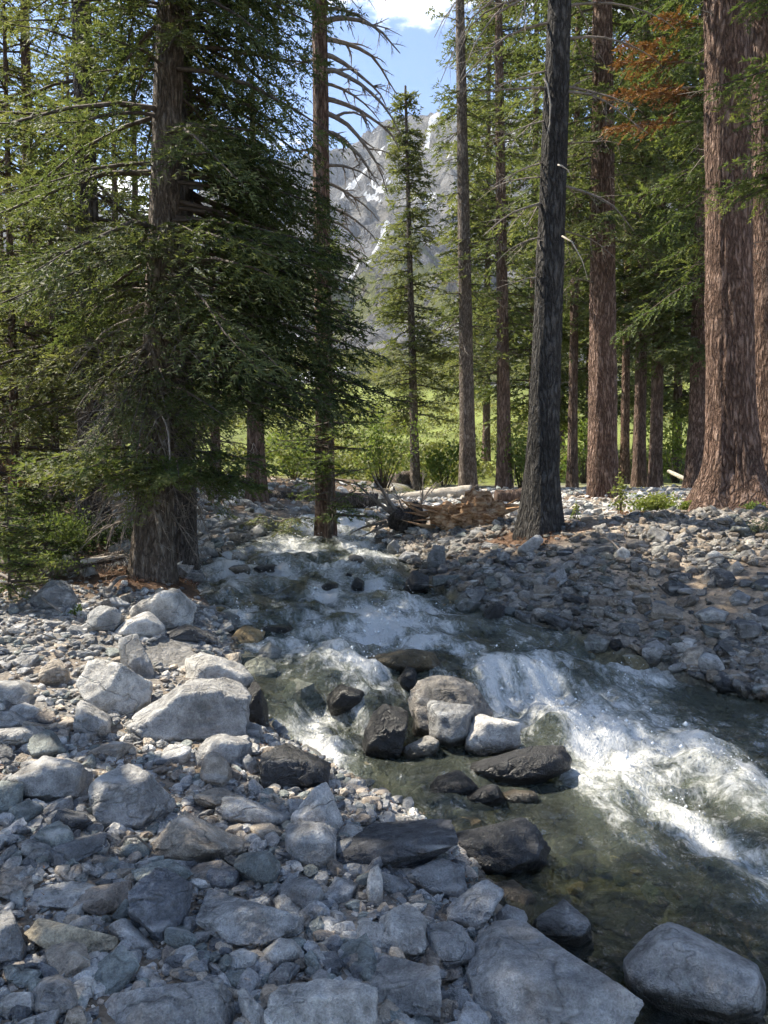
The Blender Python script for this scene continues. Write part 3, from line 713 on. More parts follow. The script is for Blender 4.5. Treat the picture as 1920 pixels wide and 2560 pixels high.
hero('largest pale grey boulder in the near foreground with dark right face', A8, [(355,800),(450,660),(580,600),(700,630),(760,690),(900,695),(1020,790),(1032,832),(1125,920),(1112,1005),(1060,1090),(480,1110),(370,970)], BLUE, front=[(400,850),(560,690),(880,720),(950,830),(920,920),(1000,1060),(500,1080),(400,960)], T=0.5, sub=5, p=34, rough=0.04, short='largest foreground boulder')
hero('rounded pale boulder sitting in dark water at the near corner', A8, [(1030,775),(1110,660),(1190,595),(1272,605),(1500,720),(1622,800),(1655,872),(1640,980),(1500,1040),(1300,1040),(1120,960)], BLUE, front=[(1060,800),(1190,700),(1280,690),(1480,790),(1600,860),(1500,960),(1150,880)], T=0.5, sub=5, p=16, rough=0.035, sink=0.0, short='rounded corner boulder')
hero('rough pale boulder with rusty hollow left of the largest foreground boulder', A8, [(-60,640),(-20,560),(60,513),(142,530),(202,600),(222,690),(200,745),(60,740),(-40,720)], LITE, T=0.32, sub=5, rough=0.07, short='rough pale boulder')
hero('cracked grey boulder tucked against the largest foreground boulder', A8, [(180,600),(300,590),(392,690),(372,745),(260,810),(212,740)], BLUE, T=0.25, short='cracked grey boulder')
hero('squarish grey boulder below the rough pale one', A8, [(-70,800),(0,750),(100,738),(202,770),(252,872),(252,970),(200,1015),(20,1000),(-60,900)], BLUE, T=0.32, sub=5, p=30, short='squarish grey boulder')
hero('long bulky grey boulder with dark underside in the foreground rubble', A7, [(845,505),(900,472),(1022,460),(1180,522),(1322,602),(1312,665),(1200,695),(960,695),(890,645)], BLUE, front=[(900,540),(1020,500),(1200,570),(1290,630),(1180,680),(960,680),(900,620)], T=0.38, sub=5, p=22, short='long bulky boulder')
hero('dark upright block with pointed top beside the long bulky boulder', A7, [(552,530),(590,420),(642,358),(720,365),(802,420),(832,480),(792,600),(742,655),(672,675),(570,590)], (0.16,0.165,0.175), T=0.34, sub=5, p=30, short='dark upright block')
hero('sunlit flat lens-shaped boulder on pebbles in the near left foreground', A7, [(98,462),(222,410),(352,408),(455,440),(442,492),(372,548),(180,515)], LITE, front=[(160,490),(330,480),(400,450),(430,485),(370,540),(200,512)], T=0.3, sub=5, p=34, short='lens-shaped boulder')
hero('long yellowish layered slab tilted on the near left gravel', A7, [(102,605),(150,578),(282,600),(422,642),(545,690),(540,725),(382,740),(130,650)], (0.42,0.36,0.26), T=0.22, sub=5, p=34, rough=0.045, short='yellowish layered slab')
hero('grey wedge stone lying across the end of the yellowish slab', A7, [(468,605),(520,580),(582,600),(682,712),(620,720),(490,665)], BLUE, T=0.2, short='grey wedge stone')
hero('big smooth boulder cut off by the left edge of the near foreground', A7, [(-110,560),(0,535),(60,600),(150,745),(100,780),(-40,790),(-120,700)], BLUE, T=0.3, sub=5, short='left edge boulder')
hero('rough stone under the left edge boulder', A7, [(-60,740),(30,708),(75,725),(95,770),(60,800),(-50,812)], MID, T=0.18, short='edge stone')
hero('rounded brownish-grey boulder in the sunlit near left corner gravel', A7, [(120,905),(180,842),(252,820),(312,850),(352,942),(322,995),(200,1015),(130,975)], (0.27,0.26,0.245), T=0.3, sub=5, p=14, rough=0.05, short='rounded corner gravel boulder')
hero('broad saddle-backed grey boulder along the bottom edge', A7, [(420,940),(470,880),(592,915),(702,900),(802,842),(872,835),(982,880),(1052,962),(1075,1060),(1000,1110),(430,1110)], BLUE, T=0.4, sub=5, rough=0.06, short='saddle-backed boulder')
hero('flat-topped pale boulder with sunlit corner at the bottom edge', A7, [(1138,925),(1242,842),(1302,838),(1582,890),(1632,942),(1640,1060),(1500,1110),(1200,1080),(1138,985)], LITE, front=[(1160,960),(1290,920),(1600,950),(1620,1060),(1220,1070)], T=0.36, sub=5, p=34, short='flat-topped pale boulder')
hero('pale green-grey cobble above the flat-topped pale boulder', A7, [(1128,725),(1200,662),(1262,670),(1302,712),(1262,785),(1180,795)], LITE, T=0.25, p=16, short='pale green-grey cobble')
hero('rounded lichen-spotted cobble in the middle rubble', A7, [(1010,335),(1070,297),(1160,288),(1212,342),(1200,412),(1160,438),(1080,410)], GREEN, T=0.25, p=14, short='lichen-spotted cobble')
hero('dark triangular stone left of the lichen-spotted cobble', A7, [(888,390),(910,320),(982,330),(1042,382),(1000,440),(950,450)], (0.15,0.155,0.165), T=0.2, short='dark triangular stone')
hero('grey faceted stone right of the lichen-spotted cobble', A7, [(1200,445),(1280,400),(1352,400),(1402,480),(1382,525),(1320,548),(1240,500)], MID, T=0.25, short='grey faceted stone')
hero('light stone leaning under the grey faceted one', A7, [(1175,500),(1240,470),(1312,520),(1312,572),(1220,560)], LITE, T=0.2, short='light leaning stone')
hero('brown-grey angular stone in the shaded rubble near the left edge', A7, [(148,235),(190,182),(252,158),(335,242),(322,295),(200,310)], GREEN, T=0.25, short='brown-grey angular stone')
hero('pyramid-shaped pale stone in the shaded left rubble', A7, [(345,280),(430,205),(475,262),(440,300),(370,305)], LITE, T=0.2, short='pyramid-shaped stone')
hero('thin pale slab standing on edge at the bottom of the rubble', A7, [(1022,885),(1060,882),(1155,1000),(1170,1060),(1080,1060)], LITE, T=0.12, short='thin pale slab')
hero('speckled white-grey stone in the lower rubble', A7, [(955,755),(1040,710),(1122,742),(1100,790),(1000,805)], LITE, T=0.2, short='speckled white-grey stone')
hero('grey flat stone beside the flat-topped pale boulder', A7, [(1138,850),(1230,768),(1305,785),(1262,842),(1160,885)], MID, T=0.2, short='grey flat stone')
hero('tall grey slab standing beside the long dark slab', A7, [(1580,470),(1600,370),(1630,345),(1650,400),(1655,520),(1600,520)], LITE, T=0.15, short='tall grey slab')
hero('mossy brown boulder cut by the left edge below the long flat slab', A7, [(-60,20),(0,-15),(70,-5),(102,40),(95,100),(20,130),(-60,120)], GREEN, T=0.3, short='mossy edge boulder')
hero('large dim slab lying flat among the middle rubble', A7, [(950,60),(1000,50),(1120,110),(1230,110),(1270,160),(1200,190),(1080,150),(960,130)], BLUE, T=0.35, short='large dim slab')
hero('smooth cobble half in the water near the pointed boulder', A7, [(1100,110),(1150,78),(1200,85),(1230,120),(1150,135)], TAN, T=0.2, wet=0.3, short='half-sunk cobble')
hero('rounded tan boulder above the pointed one at the shore', A7, [(830,50),(900,15),(1000,20),(1080,70),(1090,105),(960,95)], TAN, T=0.3, short='rounded tan shore boulder')
# in the stream
hero('brown-grey boulder with smooth dome in the middle of the stream', A6, [(100,600),(130,545),(160,497),(330,497),(402,552),(472,645),(472,680),(400,720),(340,790),(230,765),(120,720)], (0.235, 0.215, 0.19), front=[(150,600),(230,560),(350,600),(420,660),(330,750),(220,740),(150,690)], T=0.5, sub=5, p=16, rough=0.08, wet=0.25, short='domed midstream boulder')
hero('jutting grey ledge on the front of the domed midstream boulder', A6, [(185,620),(230,605),(330,620),(390,680),(350,760),(290,800),(200,740)], MID, T=0.35, sub=4, push=-0.12, short='jutting ledge')
hero('white-topped boulder sitting in front of the midstream pile', A6, [(340,795),(370,692),(422,665),(542,700),(592,742),(592,805),(420,855),(350,830)], PALE, front=[(365,790),(420,700),(550,730),(580,790),(420,840)], T=0.38, sub=5, p=20, rough=0.035, short='white-topped boulder')
hero('long dark wet boulder lying low in the stream', A6, [(330,905),(420,862),(622,805),(762,800),(812,852),(802,905),(600,962),(460,955)], DARK, wet=0.75, T=0.35, sub=5, p=18, rough=0.035, short='long dark wet boulder')
hero('small black wet boulder below the long one in the stream', A6, [(188,995),(222,940),(322,908),(412,985),(400,1010),(330,1020),(220,1025)], DARK, wet=0.9, T=0.25, sub=4, p=18, short='small black wet boulder')
hero('dark rounded stone beside the small black wet boulder', A6, [(338,1030),(430,975),(482,968),(527,1025),(480,1050),(380,1052)], DARK, wet=0.6, T=0.25, p=16, short='dark rounded stone')
hero('sunlit orange-tinged stone barely above the water', A8, [(500,40),(560,22),(640,30),(668,55),(640,75),(540,80)], TAN, wet=0.5, T=0.2, p=14, short='orange-tinged stone')
hero('black angular boulder left of the midstream pile', A6, [(-95,790),(-60,690),(-10,635),(40,620),(105,660),(95,720),(60,790),(0,840),(-80,820)], DARK, wet=0.85, T=0.35, sub=5, short='black angular boulder')
hero('low white stone in shallow water left of the white-topped boulder', A6, [(75,815),(150,765),(202,758),(242,800),(202,848),(100,850)], LITE, T=0.25, short='low white stone')
hero('dark wet knob standing at the lip of the fall', A6, [(60,515),(100,460),(142,470),(147,545),(110,565)], DARK, wet=0.9, T=0.2, p=16, short='dark wet knob')
hero('flat wet rock shelf above the midstream pile', A6, [(-70,420),(70,392),(120,383),(222,400),(255,462),(160,480),(0,460)], (0.20,0.155,0.09), wet=0.7, T=0.4, sub=4, p=16, short='flat wet shelf')
hero('black wet rock splashed by the left fall', A5, [(1410,590),(1470,535),(1572,570),(1580,620),(1510,655),(1430,640)], DARK, wet=0.95, T=0.3, p=18, short='black splashed rock')
hero('dark rock under a smooth lip of water upstream', A5, [(1115,300),(1160,278),(1250,284),(1265,305),(1140,320)], DARK, wet=0.95, T=0.3, p=14, short='smooth lip rock')
hero('small black rock poking through the upstream rapids', A5, [(1485,75),(1500,52),(1522,58),(1525,80)], DARK, wet=0.9, T=0.2, p=14, short='small upstream rock')
hero('black rock in the upstream rapids near the far bank', A5, [(1515,110),(1540,72),(1575,92),(1572,128),(1530,132)], DARK, wet=0.9, T=0.25, p=14, short='far rapids rock')
hero('dark flat rock in the upstream rapids', A5, [(1385,115),(1420,92),(1460,105),(1462,130),(1395,135)], DARK, wet=0.9, T=0.25, p=14, short='flat rapids rock')
# right bank
hero('large dark standing boulder at the shaded corner of the rubble mound', A4, [(185,1205),(222,1142),(262,1160),(268,1235),(230,1258),(190,1252)], MID, T=0.4, p=30, wet=0.2, short='dark standing boulder')
hero('dark wet block at the water below the standing boulder', A4, [(88,1315),(130,1252),(192,1280),(195,1335),(140,1345),(95,1340)], DARK, wet=0.6, T=0.35, short='dark wet block')
hero('big grey boulder at the right water edge with mossy foot', A6, [(1108,430),(1132,360),(1182,343),(1222,380),(1214,455),(1135,470)], BLUE, wet=0.1, T=0.35, sub=4, short='mossy-footed boulder')
hero('rounded brown boulder on the right water edge', A6, [(1272,435),(1312,380),(1382,368),(1395,420),(1355,475),(1300,470)], TAN, T=0.35, p=16, short='rounded brown boulder')
hero('blue-grey boulder leaning on the rounded brown one', A6, [(1350,445),(1382,393),(1442,410),(1473,452),(1440,488),(1380,495)], BLUE, T=0.3, push=-0.05, short='leaning blue-grey boulder')
hero('pale flat boulder behind the mossy-footed one', A6, [(1230,375),(1290,335),(1352,343),(1340,395),(1260,405)], LITE, T=0.35, short='pale flat boulder')
hero('broad dark grey boulder on the rubble slope above the waterline', A6, [(1335,235),(1412,200),(1494,230),(1473,270),(1370,268)], BLUE, T=0.35, p=18, short='broad dark grey boulder')
hero('round grey boulder by the sandy patch on the rubble mound', A6, [(1488,165),(1532,128),(1584,160),(1564,196),(1500,200)], MID, T=0.3, p=14, short='round mound boulder')
hero('low dark boulder at the waterline near the right edge', A6, [(1415,525),(1480,485),(1545,530),(1505,575),(1440,568)], DARK, wet=0.3, T=0.35, short='low waterline boulder')
hero('pale green boulder cut by the right edge at the water', A6, [(1578,565),(1622,522),(1700,530),(1700,595),(1600,598)], GREEN, wet=0.2, T=0.35, short='pale green edge boulder')
hero('dark wet rock where the stream bends under the mound', A6, [(428,220),(480,178),(522,200),(515,255),(435,265)], DARK, wet=0.8, T=0.3, short='stream bend rock')
hero('single light angular stone high on the shaded mound', A4, [(995,1185),(1040,1153),(1064,1185),(1045,1205),(1010,1214)], LITE, T=0.25, short='single light mound stone')
hero('pale block poised on the rubble mound below the giant trunk', A4, [(1388,1195),(1440,1168),(1474,1200),(1432,1242),(1395,1228)], LITE, T=0.28, p=30, short='pale poised block')
hero('grey angular block near the sandy patch on the mound', A4, [(1468,1260),(1532,1213),(1556,1250),(1490,1285)], MID, T=0.3, p=30, short='grey block by the sand')
hero('long flat slab leaning at the foot of the dark trunk', A4, [(575,1165),(640,1112),(690,1100),(680,1140),(620,1185)], BLUE, T=0.3, p=30, short='slab at the dark trunk')
hero('pale boulder on the sunlit far bank by the stream', A4, [(60,1200),(90,1172),(150,1180),(140,1215),(80,1222)], PALE, T=0.35, short='far bank boulder')
hero('brown boulder in the sunlit upstream rapids', A5, [(1505,-15),(1530,-25),(1565,-15),(1578,15),(1520,20)], TAN, wet=0.2, T=0.4, p=14, short='brown rapids boulder')
hero('pale boulder behind the driftwood log on the left', A5, [(225,50),(260,-20),(290,-35),(320,-10),(345,55),(280,70)], LITE, T=0.45, short='driftwood back boulder')
hero('light rounded boulder right of the driftwood back boulder', A5, [(340,40),(350,5),(385,0),(430,55),(390,70)], LITE, T=0.4, short='light driftwood boulder')
hero('sunlit pale boulder on the far left shore of the rapids', A5, [(1000,-20),(1010,-35),(1040,-38),(1080,-5),(1060,5),(1010,0)], LITE, T=0.5, short='far left shore boulder')
hero('brown wet boulder on the far left shore of the rapids', A5, [(985,45),(1000,22),(1060,18),(1085,45),(1060,62),(1000,62)], TAN, wet=0.5, T=0.5, short='brown wet shore boulder')
hero('black wet boulder right of the brown one on the far left shore', A5, [(1095,35),(1130,15),(1190,18),(1180,45),(1110,52)], DARK, wet=0.8, T=0.4, short='black wet shore boulder')

# ------------------------------------------------------------------ stones and rubble
def variants(n, sub, seed0, p=90, rough=0.06):
    out = []
    r = np.random.default_rng(seed0)
    for k in range(n):
        m = r.integers(6, 11)
        N = r.normal(size=(m, 3)); N /= np.linalg.norm(N, axis=1, keepdims=True)
        N = np.concatenate([N, np.eye(3), -np.eye(3)]); D = np.concatenate([r.uniform(0.52, 0.95, m), r.uniform(0.75, 1.05, 6)])
        V, Fc = rock_shape(N, D, sub, seed0 + k * 3, p, rough)
        out.append((V, Fc))
    return out
rs = np.random.default_rng(77)
def tilt_mats(r, n, tilt=0.45):
    az = r.uniform(0, 2 * math.pi, n); a, b = r.normal(0, tilt, n), r.normal(0, tilt, n)
    ca, sa = np.cos(az), np.sin(az); Z0 = np.zeros(n); O1 = np.ones(n)
    Rz = np.stack([ca, -sa, Z0, sa, ca, Z0, Z0, Z0, O1], 1).reshape(-1, 3, 3)
    Rx_ = np.stack([O1, Z0, Z0, Z0, np.cos(a), -np.sin(a), Z0, np.sin(a), np.cos(a)], 1).reshape(-1, 3, 3)
    Ry_ = np.stack([np.cos(b), Z0, np.sin(b), Z0, O1, Z0, -np.sin(b), Z0, np.cos(b)], 1).reshape(-1, 3, 3)
    return Rx_ @ Ry_ @ Rz, (az, a, b)
HLO = np.array([h['lo'] for h in HEROES]); HHI = np.array([h['hi'] for h in HEROES])
def hero_free(x, y, m=0.0):
    ok = np.ones(len(x), bool)
    for lo, hi in zip(HLO, HHI):
        cx, cy = (lo[:2] + hi[:2]) / 2; ex, ey = (hi[:2] - lo[:2]) / 2
        ok &= ((x - cx) / (ex * 0.80 + m)) ** 2 + ((y - cy) / (ey * 0.80 + m)) ** 2 > 1
    return ok
def zone_of(x, y):
    return np.where(x < Lx(y), 0, np.where(x > Rx(y), 1, 2))
def sample_px(r, n, ulo, uhi, vlo, vhi):
    u = r.uniform(ulo, uhi, n); v = r.uniform(vlo, vhi, n)
    return np.array([hit(a, b, ground_h) for a, b in zip(u, v)])
PALETTE = np.array([BLUE, BLUE, MID, LITE, TAN, GREEN, (0.15, 0.152, 0.155), (0.36, 0.355, 0.345), (0.30, 0.255, 0.21)])
PNAME = ['blue-grey', 'blue-grey', 'grey', 'pale', 'tan', 'greenish grey', 'dark grey', 'light grey', 'brownish grey']
# single stones: spread by what shows in the picture
SV = variants(18, 4, 500)
SM = [mesh_np('stone', V, Fc, [M_ROCK], {'wet': np.zeros(len(V))}) for V, Fc in SV]
def sized(m): return m
cand = []
for (u0, u1, v0, v1, n, s0, s1) in ((-40, 700, 1480, 1900, 260, 0.03, 0.10), (-40, 1500, 1880, 2600, 560, 0.018, 0.075), (900, 1960, 1330, 1700, 330, 0.04, 0.13), (900, 1500, 1240, 1345, 60, 0.06, 0.16), (480, 740, 1300, 1400, 30, 0.08, 0.2)):
    Pq = sample_px(rs, n, u0, u1, v0, v1)
    for q_ in Pq:
        s = s0 * (s1 / s0) ** (rs.uniform() ** 1.5)
        cand.append((*q_, s))
cand = np.array(cand)
def inside_poly(u, v, poly):
    c = np.zeros(len(u), bool); n = len(poly); j = n - 1
    for i in range(n):
        (x1, y1), (x2, y2) = poly[i], poly[j]
        c ^= ((y1 > v) != (y2 > v)) & (u < (x2 - x1) * (v - y1) / (y2 - y1 + 1e-9) + x1); j = i
    return c
def clear_view(x, y, z, s):
    """False where a stone of size s would stand in front of a traced boulder"""
    ok = np.ones(len(x), bool)
    uu, vv = px(x, y, z + 0.6 * s)
    for h in HEROES:
        q = h['pts']; c = q.mean(0); ok &= ~(inside_poly(uu, vv, c + (q - c) * 0.93) & (y < h['c'][1] + 0.3))
    return ok
ok = clear_view(*cand.T) & (zone_of(cand[:, 0], cand[:, 1]) != 2) & hero_free(cand[:, 0], cand[:, 1], 0.02) & (cand[:, 1] < 30)
cand = cand[ok]; cand = cand[np.argsort(-cand[:, 3] / cand[:, 1])]
keep = []
for c_ in cand:
    if all((c_[0] - k[0]) ** 2 + (c_[1] - k[1]) ** 2 > (0.85 * (c_[3] + k[3])) ** 2 for k in keep): keep.append(c_)
    if len(keep) >= 292: break
STONES = np.array(keep)
HC = np.array([h['c'] for h in HEROES]); USED = set()
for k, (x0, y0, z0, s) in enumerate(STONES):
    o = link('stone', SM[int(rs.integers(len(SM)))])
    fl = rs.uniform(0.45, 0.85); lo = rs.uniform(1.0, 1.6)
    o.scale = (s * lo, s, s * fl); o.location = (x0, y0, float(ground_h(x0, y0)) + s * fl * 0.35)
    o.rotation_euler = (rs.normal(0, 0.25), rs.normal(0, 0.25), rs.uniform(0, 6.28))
    ci = int(rs.integers(len(PALETTE))); cc = PALETTE[ci] * rs.uniform(0.82, 1.15) * (0.62 if (x0 > Rx(y0) and y0 < 11.5) else 1.0); o.color = (*cc, 1)  # stones on the mound get a darker colour to deepen its shade
    dd = np.hypot(HC[:, 0] - x0, (HC[:, 1] - y0)); j = int(np.argmin(dd))
    dx, dy = x0 - HC[j, 0], y0 - HC[j, 1]
    rel = ('just right of' if dx > 0 else 'just left of') if abs(dx) > abs(dy) else ('just behind' if dy > 0 else 'just in front of')
    size = 'large' if s > 0.11 else ('fist-sized' if s < 0.05 else 'head-sized')
    shape = 'flat' if fl < 0.55 else ('blocky' if fl > 0.72 else 'angular')
    lab = f"{size} {shape} {PNAME[ci]} stone {rel} the {HEROES[j]['short']}"
    for j2 in np.argsort(dd)[1:6]:
        if lab not in USED: break
        l2 = f"{size} {shape} {PNAME[ci]} stone between the {HEROES[j]['short']} and the {HEROES[int(j2)]['short']}"
        if len(l2.split()) <= 16: lab = l2
    USED.add(lab)
    tag(o, lab, 'stone', 'loose stones on the stream banks')

def pebbles(name, P, s, label, sub_big, big, mat, pal, r, sink=0.25, wet=None):
    acc = Acc(); A = []; Wt = []
    small = variants(10, 1, 900, 60, 0.10); large = variants(14, sub_big, 940, 90, 0.06)
    isb = s > big
    for grp, vs in ((np.where(~isb)[0], small), (np.where(isb)[0], large)):
        if not len(grp): continue
        which = r.integers(0, len(vs), len(grp))
        for k in range(len(vs)):
            idx = grp[which == k]
            if not len(idx): continue
            V0, F0 = vs[k]; n = len(idx)
            Rm, _ = tilt_mats(r, n, 0.35)
            sc = np.stack([s[idx] * r.uniform(1.0, 1.6, n), s[idx], s[idx] * r.uniform(0.4, 0.8, n)], 1)
            V = np.einsum('nij,nkj->nki', Rm, V0[None] * sc[:, None]) + P[idx][:, None] + np.array([0, 0, 1.0]) * (sc[:, 2] * (0.6 - sink))[:, None, None]
            Fc = (F0[None] + (np.arange(n) * len(V0))[:, None, None]).reshape(-1, 3)
            col = pal[r.integers(0, len(pal), n)] * r.uniform(0.75, 1.2, (n, 1))
            A.append(np.repeat(col, len(V0), 0)); V = V.reshape(-1, 3)
            acc.add(V, Fc)
    V = np.concatenate(acc.V); Fc = np.concatenate(acc.F); T_ = np.concatenate(A)
    w = wetness(V, 0.0) if wet is None else np.full(len(V), wet)
    me = mesh_np(name, V, Fc, [mat], {'tint': T_, 'wet': w}, False)
    return tag(link(name, me), label, 'gravel', kind='stuff')

r_ = np.random.default_rng(5)
def scatter(n, x0, x1, y0, y1, s0, s1, pw, zone):
    y = y0 * (y1 / y0) ** r_.uniform(0, 1, n) if y0 > 0 else r_.uniform(y0, y1, n)
    x = r_.uniform(x0, x1, n) if not callable(x0) else x0(y) + (x1(y) - x0(y)) * r_.uniform(0, 1, n)
    s = s0 * (s1 / s0) ** (r_.uniform(0, 1, n) ** pw)
    m = zone_of(x, y) == zone
    x, y, s = x[m], y[m], s[m]
    return np.stack([x, y, ground_h(x, y)], 1), s
fovL = lambda y: -0.54 * y - 0.2
fovR = lambda y: 0.54 * y + 0.2
PL, sL = scatter(21000, fovL, lambda y: Lx(y) + 0.1, 1.9, 9.5, 0.006, 0.042, 1.7, 0)
m = (sL / PL[:, 1] > 0.0019) & clear_view(PL[:, 0], PL[:, 1], PL[:, 2], sL) & (r_.uniform(size=len(sL)) > 0.85 * smooth(6.8, 8.2, PL[:, 1])); PL, sL = PL[m], sL[m]
pebbles('gravel', PL, sL, 'grey gravel and pebbles filling gaps between the left bank boulders', 2, 0.022, M_RUB, PALETTE, r_)
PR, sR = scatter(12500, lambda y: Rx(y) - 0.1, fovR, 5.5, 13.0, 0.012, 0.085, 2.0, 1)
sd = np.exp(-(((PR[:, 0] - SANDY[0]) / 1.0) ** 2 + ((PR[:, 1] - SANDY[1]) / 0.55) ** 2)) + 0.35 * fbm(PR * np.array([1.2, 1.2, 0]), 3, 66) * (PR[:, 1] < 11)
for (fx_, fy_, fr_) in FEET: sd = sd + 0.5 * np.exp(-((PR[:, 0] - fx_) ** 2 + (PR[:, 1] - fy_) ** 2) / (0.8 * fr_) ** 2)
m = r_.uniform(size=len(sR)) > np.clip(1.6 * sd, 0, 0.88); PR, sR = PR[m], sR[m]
pebbles('rubble', PR, sR, 'shade-darkened grey broken rubble heaped on the right bank mound', 2, 0.052, M_RUB, PALETTE * np.array([0.60, 0.57, 0.53]), r_)  # palette darkened to paint shade over the mound face
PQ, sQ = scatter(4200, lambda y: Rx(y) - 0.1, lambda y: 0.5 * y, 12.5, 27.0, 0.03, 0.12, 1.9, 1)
pebbles('bank_rubble', PQ, sQ, 'rubble coloured pale for sunlight on the far right bank between the trunks', 1, 0.05, M_RUB, PALETTE * 1.3, r_)  # palette lightened to paint sunlight on the strip behind the mound
PF_, sF = scatter(1300, lambda y: -0.35 * y, lambda y: Lx(y), 9.0, 26.0, 0.03, 0.16, 1.6, 0)
pebbles('shore_rubble', PF_, sF, 'dim rubble along the far left shore under the firs', 1, 0.05, M_RUB, PALETTE, r_)
PB, sB = scatter(2600, Lx, Rx, 1.8, 20.0, 0.03, 0.16, 1.5, 2)
BEDP = np.array([(0.20, 0.17, 0.10), (0.15, 0.14, 0.09), (0.25, 0.18, 0.09), (0.14, 0.15, 0.12), (0.22, 0.22, 0.2), (0.08, 0.08, 0.07)])
pebbles('stream_bed_cobbles', PB, sB, 'olive and tan cobbles under the clear water', 2, 0.10, M_RUB, BEDP, r_, wet=0.3)

# ------------------------------------------------------------------ trees
def unit(v): return v / (np.linalg.norm(v, axis=-1, keepdims=True) + 1e-9)
UP = np.array([0.0, 0.0, 1.0])

def bough_curve(base, az, L, elev, droop, n=9, curl=0.0):
    t = np.linspace(0, 1, n)
    hd = np.array([math.cos(az), math.sin(az), 0.0])
    return base + hd * (L * t)[:, None] * math.cos(elev) + UP * (L * (math.sin(elev) * t - droop * t ** 1.7 + curl * t ** 4))[:, None]

def bough_leaves(r, path, L, leaf, width, spacing, wide=0.40, t0=0.18, sag=0.25, tone=0.4):
    """flat fir spray: side twigs off the bough, each set with slim needle tufts"""
    n = max(5, int(L * (1 - t0) / spacing)); t = np.linspace(t0, 1.0, n) + r.uniform(-0.3, 0.3, n) / n
    t = np.clip(t, 0, 0.999); k = t * (len(path) - 1); i = k.astype(int); f = (k - i)[:, None]
    P = path[i] * (1 - f) + path[i + 1] * f; T = unit(path[i + 1] - path[i])
    Sd = unit(np.cross(T, UP)); Nn = np.cross(Sd, T)
    P = np.repeat(P, 2, 0); T = np.repeat(T, 2, 0); Sd = np.repeat(Sd, 2, 0) * np.tile([1.0, -1.0], n)[:, None]; Nn = np.repeat(Nn, 2, 0); tt = np.repeat(t, 2)
    m = len(P)
    lt = L * wide * ((1 - tt) ** 0.75 * 0.9 + 0.12) * smooth(t0 - 0.05, t0 + 0.22, tt) * r.uniform(0.55, 1.2, m) + leaf * 0.7
    ang = r.uniform(0.75, 1.15, m)[:, None]
    D = unit(T * np.cos(ang) + Sd * np.sin(ang) + Nn * r.normal(-0.16, 0.34, m)[:, None])
    ns = int(math.ceil(lt.max() / (leaf * 0.55))); s = (np.arange(ns) + 0.3) * leaf * 0.55
    ok = s[None] < lt[:, None]
    a, b = np.nonzero(ok); q = a.size
    ss = s[b] + r.uniform(-0.15, 0.15, q) * leaf
    Q = P[a] + D[a] * ss[:, None] - UP * (sag * ss ** 1.6)[:, None]
    Dn = unit(D[a] - UP * (sag * 1.1 * ss ** 0.6)[:, None]); W2 = unit(np.cross(Dn, Nn[a]))
    sg = np.where(r.uniform(size=q) < 0.5, 1.0, -1.0)[:, None]
    out_V = []
    tn = []
    fr = ss / lt[a]
    for side in (1, -1):
        ld = unit(Dn * 0.72 + W2 * side * (0.62 + 0.25 * r.uniform(-1, 1, q))[:, None] + Nn[a] * r.normal(0.12, 0.28, q)[:, None])
        wv = unit(np.cross(ld, Nn[a] + 0.5 * r.normal(size=(q, 3)))) * (width * r.uniform(0.7, 1.3, q))[:, None] * 0.5
        le = leaf * r.uniform(0.7, 1.25, q)[:, None]
        out_V.append(np.stack([Q - wv, Q + wv, Q + ld * le], 1))
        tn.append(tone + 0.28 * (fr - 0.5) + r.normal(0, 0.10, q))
    # the bough's own leading tip
    return np.concatenate(out_V), np.concatenate(tn)

NTRI = [0]
def tri_mesh(name, TV, tn, mat, origin):
    V = TV.reshape(-1, 3) - origin; NTRI[0] += len(TV)
    return mesh_np(name, V, np.arange(len(V)).reshape(-1, 3), [mat], {'tint': np.repeat(tn, 3)}, False)

def bare(acc, r, start, d, L, rad0, depth, droop=0.25, wob=0.22, kids=4, curl=0.0):
    n = max(4, int(5 + L * 2)); P = [np.array(start, float)]; d = unit(np.array(d, float)); st = L / (n - 1)
    for i in range(n - 1):
        d = unit(d + r.normal(0, wob, 3) * 0.55 + UP * (-droop * st * 1.2 + curl * st * (i / n)))
        P.append(P[-1] + d * st)
    P = np.array(P); rr = rad0 * (1 - 0.82 * np.linspace(0, 1, n))
    acc.add(*tube(P, rr, 5 if rad0 > 0.02 else 3, False))
    if depth > 0:
        for k in range(kids):
            t = r.uniform(0.22, 0.97); i = min(n - 2, int(t * (n - 1)))
            T = unit(P[i + 1] - P[i]); sd = unit(np.cross(T, r.normal(size=3)))
            bare(acc, r, P[i], T * 0.65 + sd * 0.75, L * r.uniform(0.22, 0.5) * (1.1 - 0.5 * t), rr[i] * 0.68, depth - 1, droop, wob * 1.1, max(2, kids - 1), curl)

